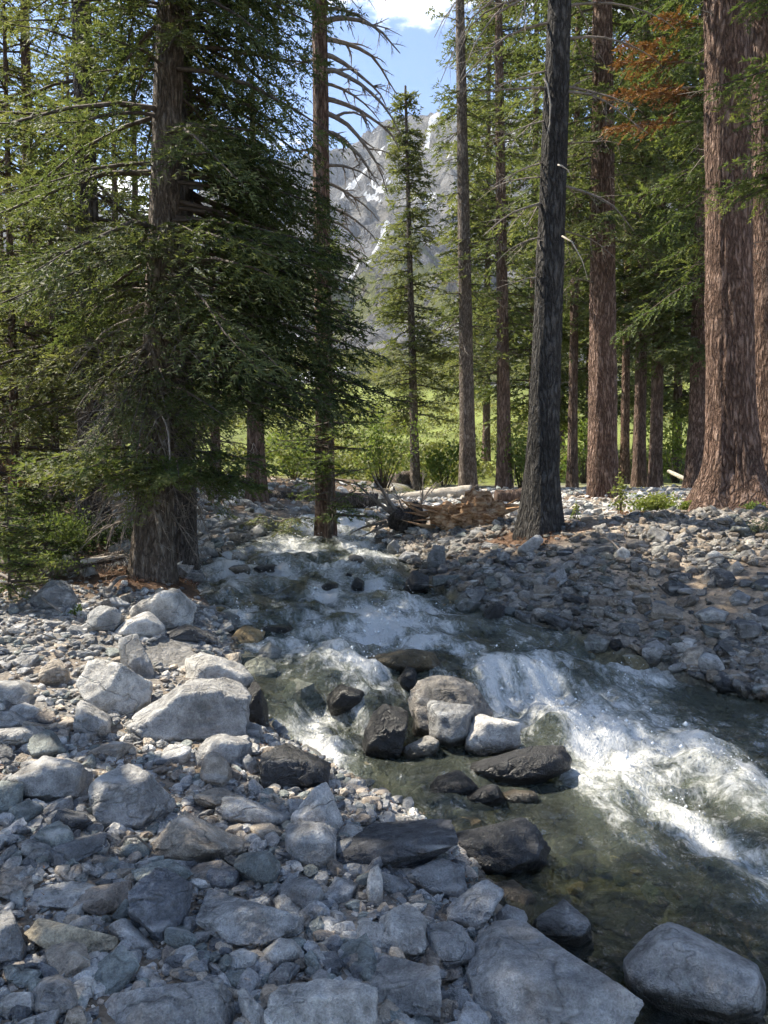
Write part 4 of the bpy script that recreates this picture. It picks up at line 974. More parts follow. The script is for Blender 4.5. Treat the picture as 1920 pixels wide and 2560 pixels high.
def trunk_mesh(name, base, top, r0, r1, mat, flare=0.5, fh=0.8, sides=40, rows=None, bend=0.0, seed=1, lobes=5, fur=0.06, bow=(0, 0)):
    H = top[2] - base[2]; rows = rows or int(min(120, 14 + H * 5))
    t = np.linspace(0, 1, rows) ** 1.5
    cx = base[0] + (top[0] - base[0]) * t + bow[0] * np.sin(math.pi * t) ; cy = base[1] + (top[1] - base[1]) * t + bow[1] * np.sin(math.pi * t)
    cz = base[2] - 0.35 + (H + 0.35) * t
    hgt = np.clip(cz - base[2], 0, None)
    rr = r0 + (r1 - r0) * t
    th = np.arange(sides) * 2 * math.pi / sides
    fl = flare * np.exp(-hgt / fh)
    lob = 0.5 + 0.5 * np.cos(lobes * th + seed) * 0.8 + 0.2 * np.cos((lobes - 2) * th + 2 * seed)
    RR = rr[:, None] * (1 + fl[:, None] * (0.55 + 0.75 * lob[None]))
    circ = np.stack([np.cos(th), np.sin(th)], 1)
    Pn = np.stack([np.repeat(circ[None, :, 0] * 1.0, rows, 0) * 7 * r0 / 0.3, np.repeat(circ[None, :, 1], rows, 0) * 7 * r0 / 0.3, np.repeat(cz[:, None] * 1.3, sides, 1)], -1).reshape(-1, 3)
    dsp = (0.9 * np.abs(vnoise(Pn, seed)) + 0.5 * vnoise(Pn * np.array([2, 2, 2.2]), seed + 1) + 0.6 * vnoise(Pn * np.array([0.25, 0.25, 0.35]), seed + 2)).reshape(rows, sides)
    RR = RR * (1 + fur * dsp)
    V = np.stack([cx[:, None] + RR * circ[None, :, 0], cy[:, None] + RR * circ[None, :, 1], np.repeat(cz[:, None], sides, 1)], -1).reshape(-1, 3)
    i = np.arange(rows - 1)[:, None] * sides; j = np.arange(sides)[None]; j2 = (j + 1) % sides
    Q = np.stack([i + j, i + j2, i + sides + j2, i + sides + j], -1).reshape(-1, 4)
    V = np.concatenate([V, [[cx[-1], cy[-1], cz[-1] + r1]]]); jj = np.arange(sides)
    T3 = np.stack([np.full(sides, len(V) - 1), (rows - 1) * sides + jj, (rows - 1) * sides + (jj + 1) % sides], 1)
    V = V - np.array(base)
    return mesh_np(name, V, [T3, Q], [mat])

def conifer(label, u, y, dia, H, z0, z1, Lb, nb, name='fir_tree', top_u=None, leaf=0.06, spacing=0.10, width=0.022, elev=0.1, droop=0.35, mat=None, bark=None, tone=0.4,
            azr=None, skip_front=0.0, seed=1, flare=0.35, fur=0.06, sides=28, Ltop=0.25, wide=0.42, t0=0.2, sag=0.25, dead=0, deadz=(1, 3), dead_L=1.2, dead_rad=0.014, base=None, dy_top=0.0, group=None, bow=(0, 0), curl=0.1, r_top=None, fh=0.8, dead_droop=0.35, dead_az=None, lobes=5, crown_gap=None, dead_kids=5):
    r = np.random.default_rng(seed)
    if base is None:
        bx = (u - 960) / F * y; base = np.array([bx, y, float(ground_h(bx, y))])
    base = np.asarray(base, float)
    tx = base[0] if top_u is None else (top_u - 960) / F * y
    top = np.array([tx, base[1] + dy_top, base[2] + H])
    if top_u is not None:       # top_u is where the trunk meets z = 9 m or its own top
        fr_ = min(1.0, (EYE + 1179 / F * y - base[2]) / H); top[0] = base[0] + (tx - base[0]) / fr_
    root = empty(name, base)
    r1 = r_top if r_top else dia * 0.5 * 0.22
    link('trunk', trunk_mesh('trunk', base, top, dia / 2, r1, bark or M_BARK_FAR, flare, fh, sides, seed=seed, fur=fur, bow=bow, lobes=lobes), root)
    ax = lambda z: base + (top - base) * np.clip((z - base[2]) / H, 0, 1) + np.array([bow[0], bow[1], 0]) * math.sin(math.pi * np.clip((z - base[2]) / H, 0, 1))
    TV, TN, wood = [], [], Acc()
    nb = int(nb * 2.1); zlim = EYE + 1330 / F * y
    zs = base[2] + z0 + (z1 - z0) * np.sort(r.uniform(0, 1, nb)) if nb else []
    for z in zs:
        for _ in range(20):
            az = r.uniform(0, 2 * math.pi) if azr is None else r.uniform(*azr)
            # boughs that point at the viewer are the ones that were shed first
            toward = -math.sin(az)
            if not (toward > 0.72 and r.uniform() < skip_front): break
        ft = (z - base[2] - z0) / max(1e-3, (z1 - z0))
        L = Lb * (1 + (Ltop - 1) * ft ** 1.3) * r.uniform(0.6, 1.15)
        if crown_gap and crown_gap[0] < z - base[2] < crown_gap[1] and r.uniform() < 0.75: continue
        p = bough_curve(ax(z), az, L, elev + r.normal(0, 0.12), droop * r.uniform(0.6, 1.3), 9, curl)
        p = p + r.normal(0, 0.015 * L, p.shape) * np.linspace(0, 1, 9)[:, None]
        hi = 2.0 if z > zlim else 1.0     # above the picture only the shade it casts matters
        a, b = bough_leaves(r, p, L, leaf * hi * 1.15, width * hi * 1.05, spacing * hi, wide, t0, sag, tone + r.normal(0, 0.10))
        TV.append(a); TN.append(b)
        wood.add(*tube(p[::2], np.linspace(0.012 + 0.010 * L, 0.003, 5), 3 if y > 15 else 4, False))
    if nb:
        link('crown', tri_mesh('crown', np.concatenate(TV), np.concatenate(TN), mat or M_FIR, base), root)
        link('branches', wood.mesh('branches', M_TWIG, origin=base), root)
    if dead:
        acc = Acc()
        for k in range(dead):
            z = base[2] + r.uniform(*deadz); az = r.uniform(0, 2 * math.pi) if dead_az is None else r.uniform(*dead_az)
            d = np.array([math.cos(az), math.sin(az), r.uniform(-0.15, 0.35)])
            bare(acc, r, ax(z) + d * dia * 0.3 * np.array([1, 1, 0]), d, dead_L * r.uniform(0.5, 1.25), dead_rad * r.uniform(0.7, 1.3), 2, dead_droop, 0.2, dead_kids)
        link('dead_branches', acc.mesh('dead_branches', M_DEAD, origin=base), root)
    tag(root, label, 'tree', group)
    return root, base, ax

# --- the two big left-hand trees over the water
t1 = conifer('big brown-barked fir rooted at the water edge with dead twigs hanging round its foot', 372, 8.5, 0.40, 15, 2.7, 12.5, 2.15, 84, top_u=445, leaf=0.055, spacing=0.072, width=0.018, elev=0.05, droop=0.50, bark=M_BARK_TAN, tone=0.55, skip_front=0.1, seed=4, flare=0.45, sides=56, fur=0.07, Ltop=0.65, sag=0.45, dead=85, deadz=(0.7, 3.2), dead_L=1.1, dead_rad=0.017, fh=0.5, dead_droop=0.9)  # crown tone lifted to stand in for sunlight on the needles
t1b = conifer('slimmer shaded fir trunk pressed behind the big water-edge fir', 455, 9.4, 0.30, 12, 2.6, 9.0, 2.2, 40, top_u=478, leaf=0.055, spacing=0.09, width=0.021, elev=0.0, droop=0.55, bark=M_BARK_GREY, tone=0.28, azr=(-1.0, 1.2), seed=8, flare=0.4, sides=36, Ltop=0.6, sag=0.5, dead=14, deadz=(0.5, 2.6), dead_L=1.0, dead_rad=0.010)
r = np.random.default_rng(6); TV, TN, wd_ = [], [], Acc()
for (v0, L, az, tn) in ((640, 2.2, -0.25, 0.3), (720, 2.4, 0.05, 0.25), (790, 2.5, -0.12, 0.3), (850, 2.6, 0.1, 0.22), (900, 2.55, -0.05, 0.25), (930, 2.3, -0.35, 0.35), (560, 2.0, 0.1, 0.3), (480, 2.0, -0.2, 0.35), (400, 1.9, 0.15, 0.3), (960, 1.9, -0.5, 0.45), (990, 1.6, -0.8, 0.5), (600, 2.1, -0.5, 0.35)):
    z = EYE + (1179 - v0) / F * 8.6
    for dz in (0, 0.10):
        p = bough_curve(t1[2](z + dz), az + r.normal(0, 0.08), L * r.uniform(0.9, 1.05), 0.0, 0.30, 9, 0.04); a, b = bough_leaves(r, p, L, 0.06, 0.022, 0.06, 0.34, 0.22, 0.55, tn); TV.append(a); TN.append(b); wd_.add(*tube(p, np.linspace(0.028, 0.005, 9), 4, False))
for k in range(46):
    z = b_z = t1[1][2] + (r.uniform(2.2, 3.9) if k % 2 else r.uniform(5.2, 8.0)); az = r.uniform(3.5, 5.9); L = r.uniform(0.7, 1.3)
    p = bough_curve(t1[2](z), az, L, 0.05, 0.42, 9, 0.05); a, b = bough_leaves(r, p, L, 0.052, 0.018, 0.06, 0.42, 0.2, 0.5, 0.65); TV.append(a); TN.append(b); wd_.add(*tube(p[::2], np.linspace(0.02, 0.004, 5), 4, False))
for k in range(18):
    z = t1[1][2] + r.uniform(1.5, 2.7); az = r.uniform(3.5, 6.0); L = r.uniform(0.8, 1.25)
    p = bough_curve(t1[2](z), az, L, -0.05, 0.75, 9, 0.0); a, b = bough_leaves(r, p, L, 0.052, 0.018, 0.055, 0.36, 0.3, 0.6, 0.75); TV.append(a); TN.append(b); wd_.add(*tube(p[::2], np.linspace(0.02, 0.004, 5), 4, False))
acc = Acc()
for k in range(44):
    z = t1[1][2] + r.uniform(0.7, 2.3); az = r.uniform(3.3, 6.6); d = np.array([math.cos(az) * 0.8, math.sin(az) * 0.8, r.uniform(-0.5, 0.1)])
    bare(acc, r, t1[2](z) + d * 0.16 * np.array([1, 1, 0]), d, r.uniform(0.5, 1.1), 0.013, 2, 1.3, 0.22, 5)
link('dead_branches', acc.mesh('dead_branches', M_DEAD, origin=t1[1]), t1[0])
link('sweeping_bough', tri_mesh('sweeping_bough', np.concatenate(TV), np.concatenate(TN), M_FIR, t1[1]), t1[0]); link('branches', wd_.mesh('branches', M_TWIG, origin=t1[1]), t1[0])
t2 = conifer('fir with straight grey trunk left of the big water-edge fir', 236, 11.0, 0.40, 15, 2.0, 12.5, 2.1, 78, top_u=228, leaf=0.060, spacing=0.10, width=0.024, elev=0.05, droop=0.35, bark=M_BARK_GREY, tone=0.85, skip_front=0.5, seed=14, flare=0.4, sides=44, Ltop=0.55, sag=0.35, dead=26, deadz=(0.6, 5.0), dead_L=1.5, dead_rad=0.013)  # high tone colours these needles as if sunlit
t3 = conifer('thin fir trunk seen between the two big left firs', 350, 19.0, 0.28, 11, 2.0, 9, 1.7, 50, leaf=0.075, spacing=0.13, width=0.03, droop=0.35, tone=0.5, seed=19, dead=10, deadz=(1, 5), dead_L=1.3)
LT = [('leafy young fir filling the far left edge', 40, 12.0, 0.16, 8.5, 0.3, 8.3, 1.75, 80, 0.85, 21), ('tall fir at the left edge with sunlit boughs', 90, 13.5, 0.30, 12, 0.8, 11.6, 2.2, 85, 0.85, 22),
      ('bushy young fir standing left of the grey-trunked fir', 140, 12.6, 0.14, 6.5, 0.25, 6.4, 1.5, 60, 0.8, 23), ('dense dark fir behind the leaning twigs', 300, 18.5, 0.30, 9.5, 0.8, 9.2, 2.2, 60, 0.6, 24),
      ('fir closing the wood behind the thin trunk', 420, 21.0, 0.32, 9.5, 1.0, 9.2, 2.2, 60, 0.65, 25), ('shady fir beyond the water-edge fir', 540, 23.0, 0.30, 7, 0.8, 6.8, 1.9, 50, 0.35, 26),
      ('fir rising beyond the left edge tree', 10, 17.5, 0.36, 12, 1.2, 11.5, 2.6, 80, 0.8, 27), ('deep wood fir far behind the left edge', 190, 24.0, 0.36, 13, 0.8, 12.6, 3.0, 75, 0.7, 28)]
for (lb, u, y, d, H, z0, z1, Lb, nb, tn, sd) in LT:
    far = y > 16
    conifer(lb, u, y, d, H, z0, z1, Lb, int(nb * 0.72), leaf=0.095 if far else 0.068, spacing=0.17 if far else 0.115, width=0.042 if far else 0.027, droop=0.30, elev=0.08, tone=tn, seed=sd, mat=M_FAR if far else M_FIR, dead=5, deadz=(0.5, 3), Ltop=0.3, group='firs of the left wood')  # high tones paint sunlight into the left wood's needles
t4 = conifer('dark fir trunk right of the left wood beyond the drooping boughs', 640, 17.2, 0.42, 9, 2.6, 8.8, 1.2, 40, leaf=0.085, spacing=0.15, width=0.036, droop=0.45, bark=M_BARK_FAR, tone=0.35, seed=31, sides=28, mat=M_FAR, dead=10, deadz=(1, 4))
# --- the snag in midstream and the young fir in front of it
sn, snb, snax = conifer('tall dead reddish snag with bare curved limbs on its right side', 815, 13.6, 0.33, 11.5, 9.0, 11.2, 0.7, 16, name='snag', top_u=803, r_top=0.115, leaf=0.065, spacing=0.11, width=0.026, bark=M_BARK_RED, tone=0.3, seed=33, flare=0.35, sides=40, fur=0.07, droop=0.3, Ltop=0.8)
acc = Acc(); rr = np.random.default_rng(34)
for (v0, L, az, el) in ((95, 1.3, -0.1, 0.15), (165, 1.2, 0.1, 0.1), (205, 1.5, -0.2, 0.0), (300, 1.5, 0.0, -0.25), (235, 1.0, 0.25, 0.2), (430, 0.9, -0.2, 0.1), (530, 1.0, 0.1, 0.05), (560, 0.8, 0.3, 0.1), (620, 0.8, -0.2, 0.0), (400, 0.6, 3.0, 0.3), (70, 0.5, 3.2, 0.35), (530, 0.6, 3.0, 0.1), (180, 0.5, 2.9, 0.2), (700, 0.7, 0.0, 0.0), (20, 1.0, 0.2, 0.35), (760, 0.6, 0.2, -0.1), (640, 0.5, 3.3, 0.2), (130, 1.4, 0.3, 0.3), (270, 1.3, 0.25, 0.15), (350, 1.2, -0.1, 0.1), (60, 1.1, -0.3, 0.2), (470, 1.0, 0.2, 0.15)):
    z = EYE + (1179 - v0) / F * 13.6
    acc = Acc(); bare(acc, rr, snax(z), (math.cos(az), math.sin(az) * 0.6, el), L * 1.25, 0.050 if L > 1.1 else 0.034, 2, 0.75, 0.20, 6); link('dead_limb', acc.mesh('dead_limb', M_DEAD, origin=snb), sn)

conifer('slender young fir growing against the snag', 826, 13.0, 0.10, 5.6, 0.7, 5.5, 1.0, 58, leaf=0.066, spacing=0.10, width=0.026, bark=M_BARK_TAN, mat=M_FIR2, tone=0.45, seed=36, Ltop=0.12, droop=0.25, flare=0.2, sides=14, wide=0.3)
# --- trunks of the middle distance
conifer('slim pointed fir standing alone before the mountain', 1040, 29.0, 0.36, 14.8, 2.4, 14.6, 2.1, 105, top_u=1012, leaf=0.14, spacing=0.17, width=0.060, bark=M_BARK_TAN, mat=M_FAR, tone=0.72, seed=41, Ltop=0.22, droop=0.35, sides=20, skip_front=0.4, dead=8, deadz=(2, 8), dead_L=1.2)
conifer('tall bare-stemmed fir right of the slim pointed one', 1172, 24.0, 0.50, 24, 3.5, 22, 1.15, 62, top_u=1143, leaf=0.11, spacing=0.18, width=0.046, bark=M_BARK_TAN, mat=M_FAR, tone=0.6, seed=42, droop=0.4, sides=28, skip_front=0.85, Ltop=0.9, dead=16, deadz=(3, 14), dead_L=1.3)
conifer('fir with lit trunk edge and full boughs beside the dark trunk', 1262, 27.0, 0.50, 25, 4.0, 23, 2.2, 92, top_u=1236, leaf=0.125, spacing=0.20, width=0.055, mat=M_FAR, tone=0.62, seed=43, droop=0.4, sides=28, skip_front=0.5, Ltop=0.5, dead=10, deadz=(2, 8))
t9, t9b, t9ax = conifer('shade-darkened grey trunk standing on the rubble mound with bare arching limbs', 1348, 10.6, 0.44, 17, 9.0, 16, 2.0, 40, top_u=1376, leaf=0.075, spacing=0.13, width=0.03, bark=M_BARK_SHADED, tone=0.4, seed=45, flare=0.55, fh=0.45, sides=64, fur=0.07, droop=0.4, lobes=4, bow=(0.05, 0))
acc = Acc(); rr = np.random.default_rng(46)
for (v0, L, az, el) in ((140, 1.5, 0.4, 0.5), (205, 1.0, 3.0, -0.1), (250, 1.2, 3.3, 0.1), (255, 1.4, 0.1, 0.1), (240, 1.2, 0.3, 0.05), (425, 1.0, 3.1, 0.0), (460, 1.1, 2.9, 0.1), (480, 1.3, 0.2, 0.05), (520, 1.2, 3.3, -0.1), (590, 1.1, 0.0, 0.1), (600, 1.0, 3.0, 0.0), (30, 1.8, 2.9, 0.25), (10, 1.6, 3.1, 0.35), (330, 1.1, 3.2, 0.1), (700, 0.8, 3.0, -0.1), (380, 1.0, 0.5, 0.2), (60, 1.6, 0.2, 0.3), (-25, 2.4, 3.0, 0.12), (20, 2.1, 3.2, 0.0), (90, 1.8, 2.9, 0.0), (-60, 2.2, 3.1, 0.05)):
    z = EYE + (1179 - v0) / F * 10.6
    acc = Acc(); bare(acc, rr, t9ax(z), (math.cos(az), -0.25 + math.sin(az) * 0.5, el), L, 0.022 if L > 1.1 else 0.016, 2, 0.62, 0.16, 5); link('dead_limb', acc.mesh('dead_limb', M_DEAD, origin=t9b), t9)

acc = Acc()
z = EYE + (1179 - 190) / F * 10.4
acc = Acc(); acc.add(*tube([at(1358, 195, 10.25), at(1368, 210, 10.2), at(1376, 260, 10.2), at(1374, 310, 10.2), at(1362, 355, 10.2)], [0.013, 0.011, 0.009, 0.007, 0.003], 6))
link('bleached_limb', acc.mesh('bleached_limb', M_PALEWOOD, origin=t9b), t9); acc = Acc(); acc.add(*tube([at(1395, 412, 10.2), at(1405, 415, 10.15), at(1420, 425, 10.15), at(1428, 445, 10.2)], [0.012, 0.010, 0.007, 0.003], 6))
link('bleached_limb', acc.mesh('bleached_limb', M_PALEWOOD, origin=t9b), t9); acc = Acc(); acc.add(*tube([at(1405, 590, 10.2), at(1430, 605, 10.1), at(1455, 650, 10.1), at(1470, 700, 10.1)], [0.012, 0.010, 0.007, 0.003], 6))
link('bleached_limb', acc.mesh('bleached_limb', M_PALEWOOD, origin=t9b), t9)
# --- the red-barked giants on the right
t10, t10b, t10ax = conifer('straight red-brown trunk between the dark trunk and the giant', 1508, 20.0, 0.74, 27, 6.2, 25, 2.6, 88, top_u=1488, leaf=0.10, spacing=0.16, width=0.043, bark=M_BARK_RED, mat=M_FAR, tone=0.5, seed=51, sides=60, fur=0.08, droop=0.5, skip_front=0.35, flare=0.22, Ltop=0.6, dead=14, deadz=(5, 10), dead_L=1.6, dead_droop=0.8)
t16, t16b, t16ax = conifer('giant red-barked trunk with spreading root flare at the right edge', 1835, 12.4, 0.72, 28, 10.5, 26, 3.0, 60, top_u=1786, leaf=0.085, spacing=0.14, width=0.036, bark=M_BARK_RED, tone=0.45, seed=61, sides=96, fur=0.085, droop=0.45, flare=1.7, fh=0.55, Ltop=0.6, lobes=4, dead=10, deadz=(4, 9.5), dead_L=0.9, dead_rad=0.012, r_top=0.18)
conifer('second giant trunk shaded behind the flared one', 1935, 13.6, 0.70, 28, 10.5, 26, 3.0, 55, top_u=1878, leaf=0.09, spacing=0.15, width=0.04, bark=M_BARK_RED, tone=0.4, seed=62, sides=56, flare=0.5, dead=8, deadz=(5, 10), dead_L=1.0, r_top=0.18)
RT = [('thin dark trunk just right of the dark leaning one', 1430, 28.0, 0.36, 24, 6.5, 23, 2.0, 65, 0.5, 71), ('slender reddish trunk touching the red-brown one', 1560, 31.0, 0.36, 26, 6.0, 25, 2.4, 70, 0.5, 72),
      ('brown trunk between the slender reddish and the sunlit grey ones', 1597, 28.0, 0.46, 25, 5.5, 24, 2.5, 75, 0.6, 73), ('sunlit grey trunk left of the bright fir boughs', 1638, 27.0, 0.44, 25, 5.0, 24, 2.5, 75, 0.62, 74),
      ('dark trunk just left of the giant', 1742, 25.5, 0.66, 26, 4.5, 24, 2.9, 80, 0.5, 75)]
for (lb, u, y, d, H, z0, z1, Lb, nb, tn, sd) in RT:
    conifer(lb, u, y, d, H, z0, z1, Lb, nb, leaf=0.15, spacing=0.19, width=0.07, droop=0.45, elev=0.05, tone=tn, seed=sd, mat=M_FAR, bark=M_BARK_RED if sd in (72, 75) else M_BARK_FAR, dead=8, deadz=(3, 9), Ltop=0.4, sides=24, dead_L=1.5, group='trunks of the right wood')
BT = [('full fir behind the dark trunk', 1330, 36, 3.0, 81), ('fir massed behind the red-brown trunk', 1470, 40, 4.5, 82), ('broad fir behind the sunlit grey trunk', 1690, 38, 3.0, 83), ('far fir peering past the giant trunk', 1800, 34, 5.0, 84), ('fir crowding the right edge behind the giants', 1905, 30, 4.0, 85), ('far fir over the lit trunk edge', 1215, 44, 5.0, 86), ('distant fir between red-brown and sunlit trunks', 1590, 48, 3.0, 87), ('distant fir beyond the full one', 1400, 50, 3.5, 88)]
for (lb, u, y, z0, sd) in BT:
    conifer(lb, u, y, 0.45, 30, z0, 29, 3.4, 92, leaf=0.23, spacing=0.27, width=0.12, droop=0.42, elev=0.05, tone=0.5 + 0.1 * (sd % 3), seed=sd, mat=M_FAR, dead=0, Ltop=0.35, sides=14, group='firs of the right wood')
tb, tbb, tbax = conifer('fir with bright drooping boughs and a rusty dead limb showing left of the giant trunk', 1815, 16.5, 0.40, 20, 4.6, 18, 2.2, 46, leaf=0.080, spacing=0.12, width=0.034, bark=M_BARK_FAR, mat=M_FIR2, tone=0.5, seed=91, azr=(2.0, 4.3), droop=0.5, elev=0.05, sides=20, Ltop=0.7)
rr = np.random.default_rng(52); TV, TN, wood = [], [], Acc()
for (v0, L, az, el) in ((70, 2.6, 3.30, 0.10), (120, 2.9, 3.45, 0.05), (40, 2.3, 3.6, 0.1), (170, 3.0, 3.38, 0.0), (260, 3.1, 3.42, 0.0), (210, 2.6, 3.7, 0.0)):
    z = EYE + (1179 - v0) / F * 15.2
    p = bough_curve(tbax(z), az, L, el, 0.16); a, b = bough_leaves(rr, p, L, 0.085, 0.040, 0.05, 0.24, 0.45, 0.4, 0.6)
    TV.append(a); TN.append(b); wood.add(*tube(p, np.linspace(0.03, 0.005, 9), 4, False))
link('dead_bough', tri_mesh('dead_bough', np.concatenate(TV), np.concatenate(TN), M_RUST, tbb), tb)
link('dead_branches', wood.mesh('dead_branches', M_DEAD, origin=tbb), tb)
conifer('fir reaching in from beyond the right edge with bright boughs', 2090, 9.5, 0.30, 14, 4.2, 12, 1.5, 40, leaf=0.058, spacing=0.09, width=0.023, mat=M_FIR2, tone=0.55, seed=92, azr=(2.2, 4.2), droop=0.35, sides=20, Ltop=0.8)
# --- trees beyond the left edge that shade the near bank
for (lb, bx, by, H, z0, Lb, nb, sd) in (('shade fir beyond the left edge nearest the camera', -5.6, 4.4, 14, 3.2, 2.3, 27, 101), ('shade fir farther beyond the left edge', -8.5, 5.5, 17, 3.0, 2.2, 24, 102), ('high-crowned shade fir beyond the left bank', -6.0, 6.4, 16, 8.0, 1.9, 30, 104), ('shade fir level with the camera beyond the left edge', -8.2, 2.6, 17, 3.0, 2.5, 26, 103)):
    conifer(lb, 0, by, 0.4, H, z0, H - 1, Lb, nb, base=(bx, by, float(ground_h(bx, by))), leaf=0.13, spacing=0.16, width=0.06, droop=0.35, tone=0.5, seed=sd, sides=16, Ltop=0.35, group='shade firs beyond the left edge', crown_gap={101: (4.3, 7.6), 102: (7.5, 11.0), 103: (7.0, 9.0)}.get(sd))

print('foliage triangles', NTRI)

# ------------------------------------------------------------------ logs, stump, driftwood
def log_mesh(name, pts, rads, mat, origin, sides=22, seed=1, rough=0.12, rows=40):
    pts = np.array(pts, float); t = np.linspace(0, len(pts) - 1, rows); i = np.minimum(t.astype(int), len(pts) - 2); f = (t - i)[:, None]
    P = pts[i] * (1 - f) + pts[i + 1] * f; R_ = np.interp(t, np.arange(len(rads)), rads)
    V, Fc = tube(P, R_, sides, True)
    n = rows * sides
    cen = np.repeat(P, sides, 0); d = V[:n] - cen
    s = 1 + rough * fbm(V[:n] * np.array([6, 6, 6]) + seed, 4, seed)
    V[:n] = cen + d * s[:, None]
    return mesh_np(name, V - np.array(origin), Fc, [mat])
def gpt(u, v, y=None, dz=0.0):
    if y is None: return hit(u, v, ground_h) + np.array([0, 0, dz])
    return at(u, v, y)
def simple_log(name, label, pts, rads, mat, seed, stubs=0, cat='log', rough=0.12):
    c = np.mean(pts, 0); o = empty(name, c)
    link('trunk', log_mesh('trunk', pts, rads, mat, c, seed=seed, rough=rough), o)
    if stubs:
        r = np.random.default_rng(seed); acc = Acc()
        for k in range(stubs):
            t = r.uniform(0.1, 0.9); p = pts[0] + (pts[-1] - pts[0]) * t
            bare(acc, r, p, (r.normal(0, 0.4), -0.5 + r.normal(0, 0.3), r.uniform(-0.2, 1)), r.uniform(0.3, 0.9), 0.016, 1, 0.2, 0.2, 3)
        link('branch_stubs', acc.mesh('branch_stubs', M_DEAD, origin=c), o)
    return tag(o, label, cat)
simple_log('fallen_log', 'dark fallen log bridging the stream behind the snag', [at(640, 1246, 18.4), at(800, 1250, 18.3), at(945, 1252, 18.2)], [0.20, 0.19, 0.17], M_BARK_GREY, 3, 8)
simple_log('fallen_log', 'pale barkless log lying in sun behind the root tangle', [at(950, 1248, 20.5), at(1060, 1240, 20.3), at(1180, 1228, 20.0)], [0.10, 0.15, 0.17], M_PALEWOOD, 4, 6)
simple_log('fallen_log', 'brown log end lying left of the dark leaning trunk', [at(1240, 1243, 17.5), at(1300, 1240, 17.6), at(1350, 1236, 17.7)], [0.16, 0.17, 0.17], M_BARK_FAR, 5, 3)
simple_log('fallen_log', 'short weathered log at the foot of the slim pointed fir', [at(988, 1204, 29), at(1020, 1200, 29.5), at(1050, 1200, 30)], [0.34, 0.36, 0.30], M_BARK_TAN, 6, 0)
simple_log('fallen_log', 'thin pale log on the green slope left of the giant trunk', [at(1672, 1178, 30), at(1700, 1192, 29), at(1725, 1204, 28.5)], [0.07, 0.08, 0.09], M_PALEWOOD, 7, 2)
# rotten, hollow log
c = np.array(gpt(1165, 1322)); yl = c[1] + 0.25
ro = empty('rotten_log', c)
pts = [at(1080, 1296, yl + 0.2), at(1140, 1292, yl + 0.05), at(1200, 1285, yl), at(1248, 1290, yl + 0.1)]
link('trunk', log_mesh('trunk', pts, [0.13, 0.24, 0.29, 0.21], M_ROT, c, 64, 12, 0.42, 90), ro)
acc = Acc(); r = np.random.default_rng(9)
for k in range(44):
    p = pts[0] + (pts[3] - pts[0]) * r.uniform(0, 1) + r.normal(0, 0.10, 3)
    d = unit(np.array([r.choice([-1, 1]) * r.uniform(0.8, 1.2), r.normal(-0.1, 0.25), r.normal(0.1, 0.25)])); L = r.uniform(0.3, 0.7)
    acc.add(*tube([p, p + d * L * 0.6, p + d * L + r.normal(0, 0.02, 3)], [0.035, 0.022, 0.003], 5))
link('splinters', acc.mesh('splinters', M_ROT, origin=c), ro)
tag(ro, 'orange rotten log crumbling on the sunlit bank', 'log')
# root tangle by the rapids
c = np.array(hit(1015, 1335)); yr = c[1] + 0.2; rw = empty('root_wad', c)
link('root_ball', log_mesh('root_ball', [at(970, 1308, yr), at(1000, 1300, yr), at(1040, 1300, yr), at(1062, 1312, yr)], [0.08, 0.22, 0.24, 0.10], M_BARK_GREY, c, 24, 5, 0.5, 30), rw)
acc = Acc(); r = np.random.default_rng(15)
for (u0, v0, u1, v1, rd) in ((1000, 1290, 925, 1190, 0.05), (990, 1295, 890, 1195, 0.045), (1030, 1285, 1105, 1205, 0.035), (1040, 1290, 1130, 1225, 0.03), (975, 1310, 900, 1330, 0.035), (965, 1305, 860, 1325, 0.03), (1045, 1290, 1080, 1180, 0.025), (1010, 1285, 980, 1180, 0.02), (1050, 1300, 1110, 1260, 0.03), (1000, 1300, 955, 1250, 0.03)):
    a, b = at(u0, v0, yr), at(u1, v1, yr + r.uniform(-0.3, 0.5)); bare(acc, r, a, b - a, np.linalg.norm(b - a), rd, 2, 0.05, 0.12, 4)
link('roots', acc.mesh('roots', M_DEAD, origin=c), rw)
tag(rw, 'dark uprooted root tangle with upright bare branches beside the rapids', 'roots')
# driftwood on the left bank
pts = [gpt(100, 1462, None, 0.10), gpt(190, 1448, None, 0.16), gpt(310, 1436, None, 0.22)]
c = np.mean(pts, 0); dw = empty('driftwood_log', c)
link('trunk', log_mesh('trunk', pts, [0.055, 0.065, 0.05], M_BARK_TAN, c, 18, 8, 0.15, 30), dw)
link('split_face', log_mesh('split_face', [pts[1] + [0, -0.045, 0.02], pts[2] + [0.06, -0.03, 0.0]], [0.035, 0.02], M_PALEWOOD, c, 10, 9, 0.2, 14), dw)
acc = Acc(); r = np.random.default_rng(25)
for k in range(30):
    p = pts[1] + (pts[2] - pts[1]) * r.uniform(0.2, 1.1); bare(acc, r, p, (r.normal(0.3, 0.8), r.normal(-0.4, 0.4), r.uniform(-0.8, 0.3)), r.uniform(0.2, 0.5), 0.008, 1, 0.5, 0.25, 3)
link('roots', acc.mesh('roots', M_DEAD, origin=c), dw)
tag(dw, 'split driftwood log with torn roots on the left bank', 'log')
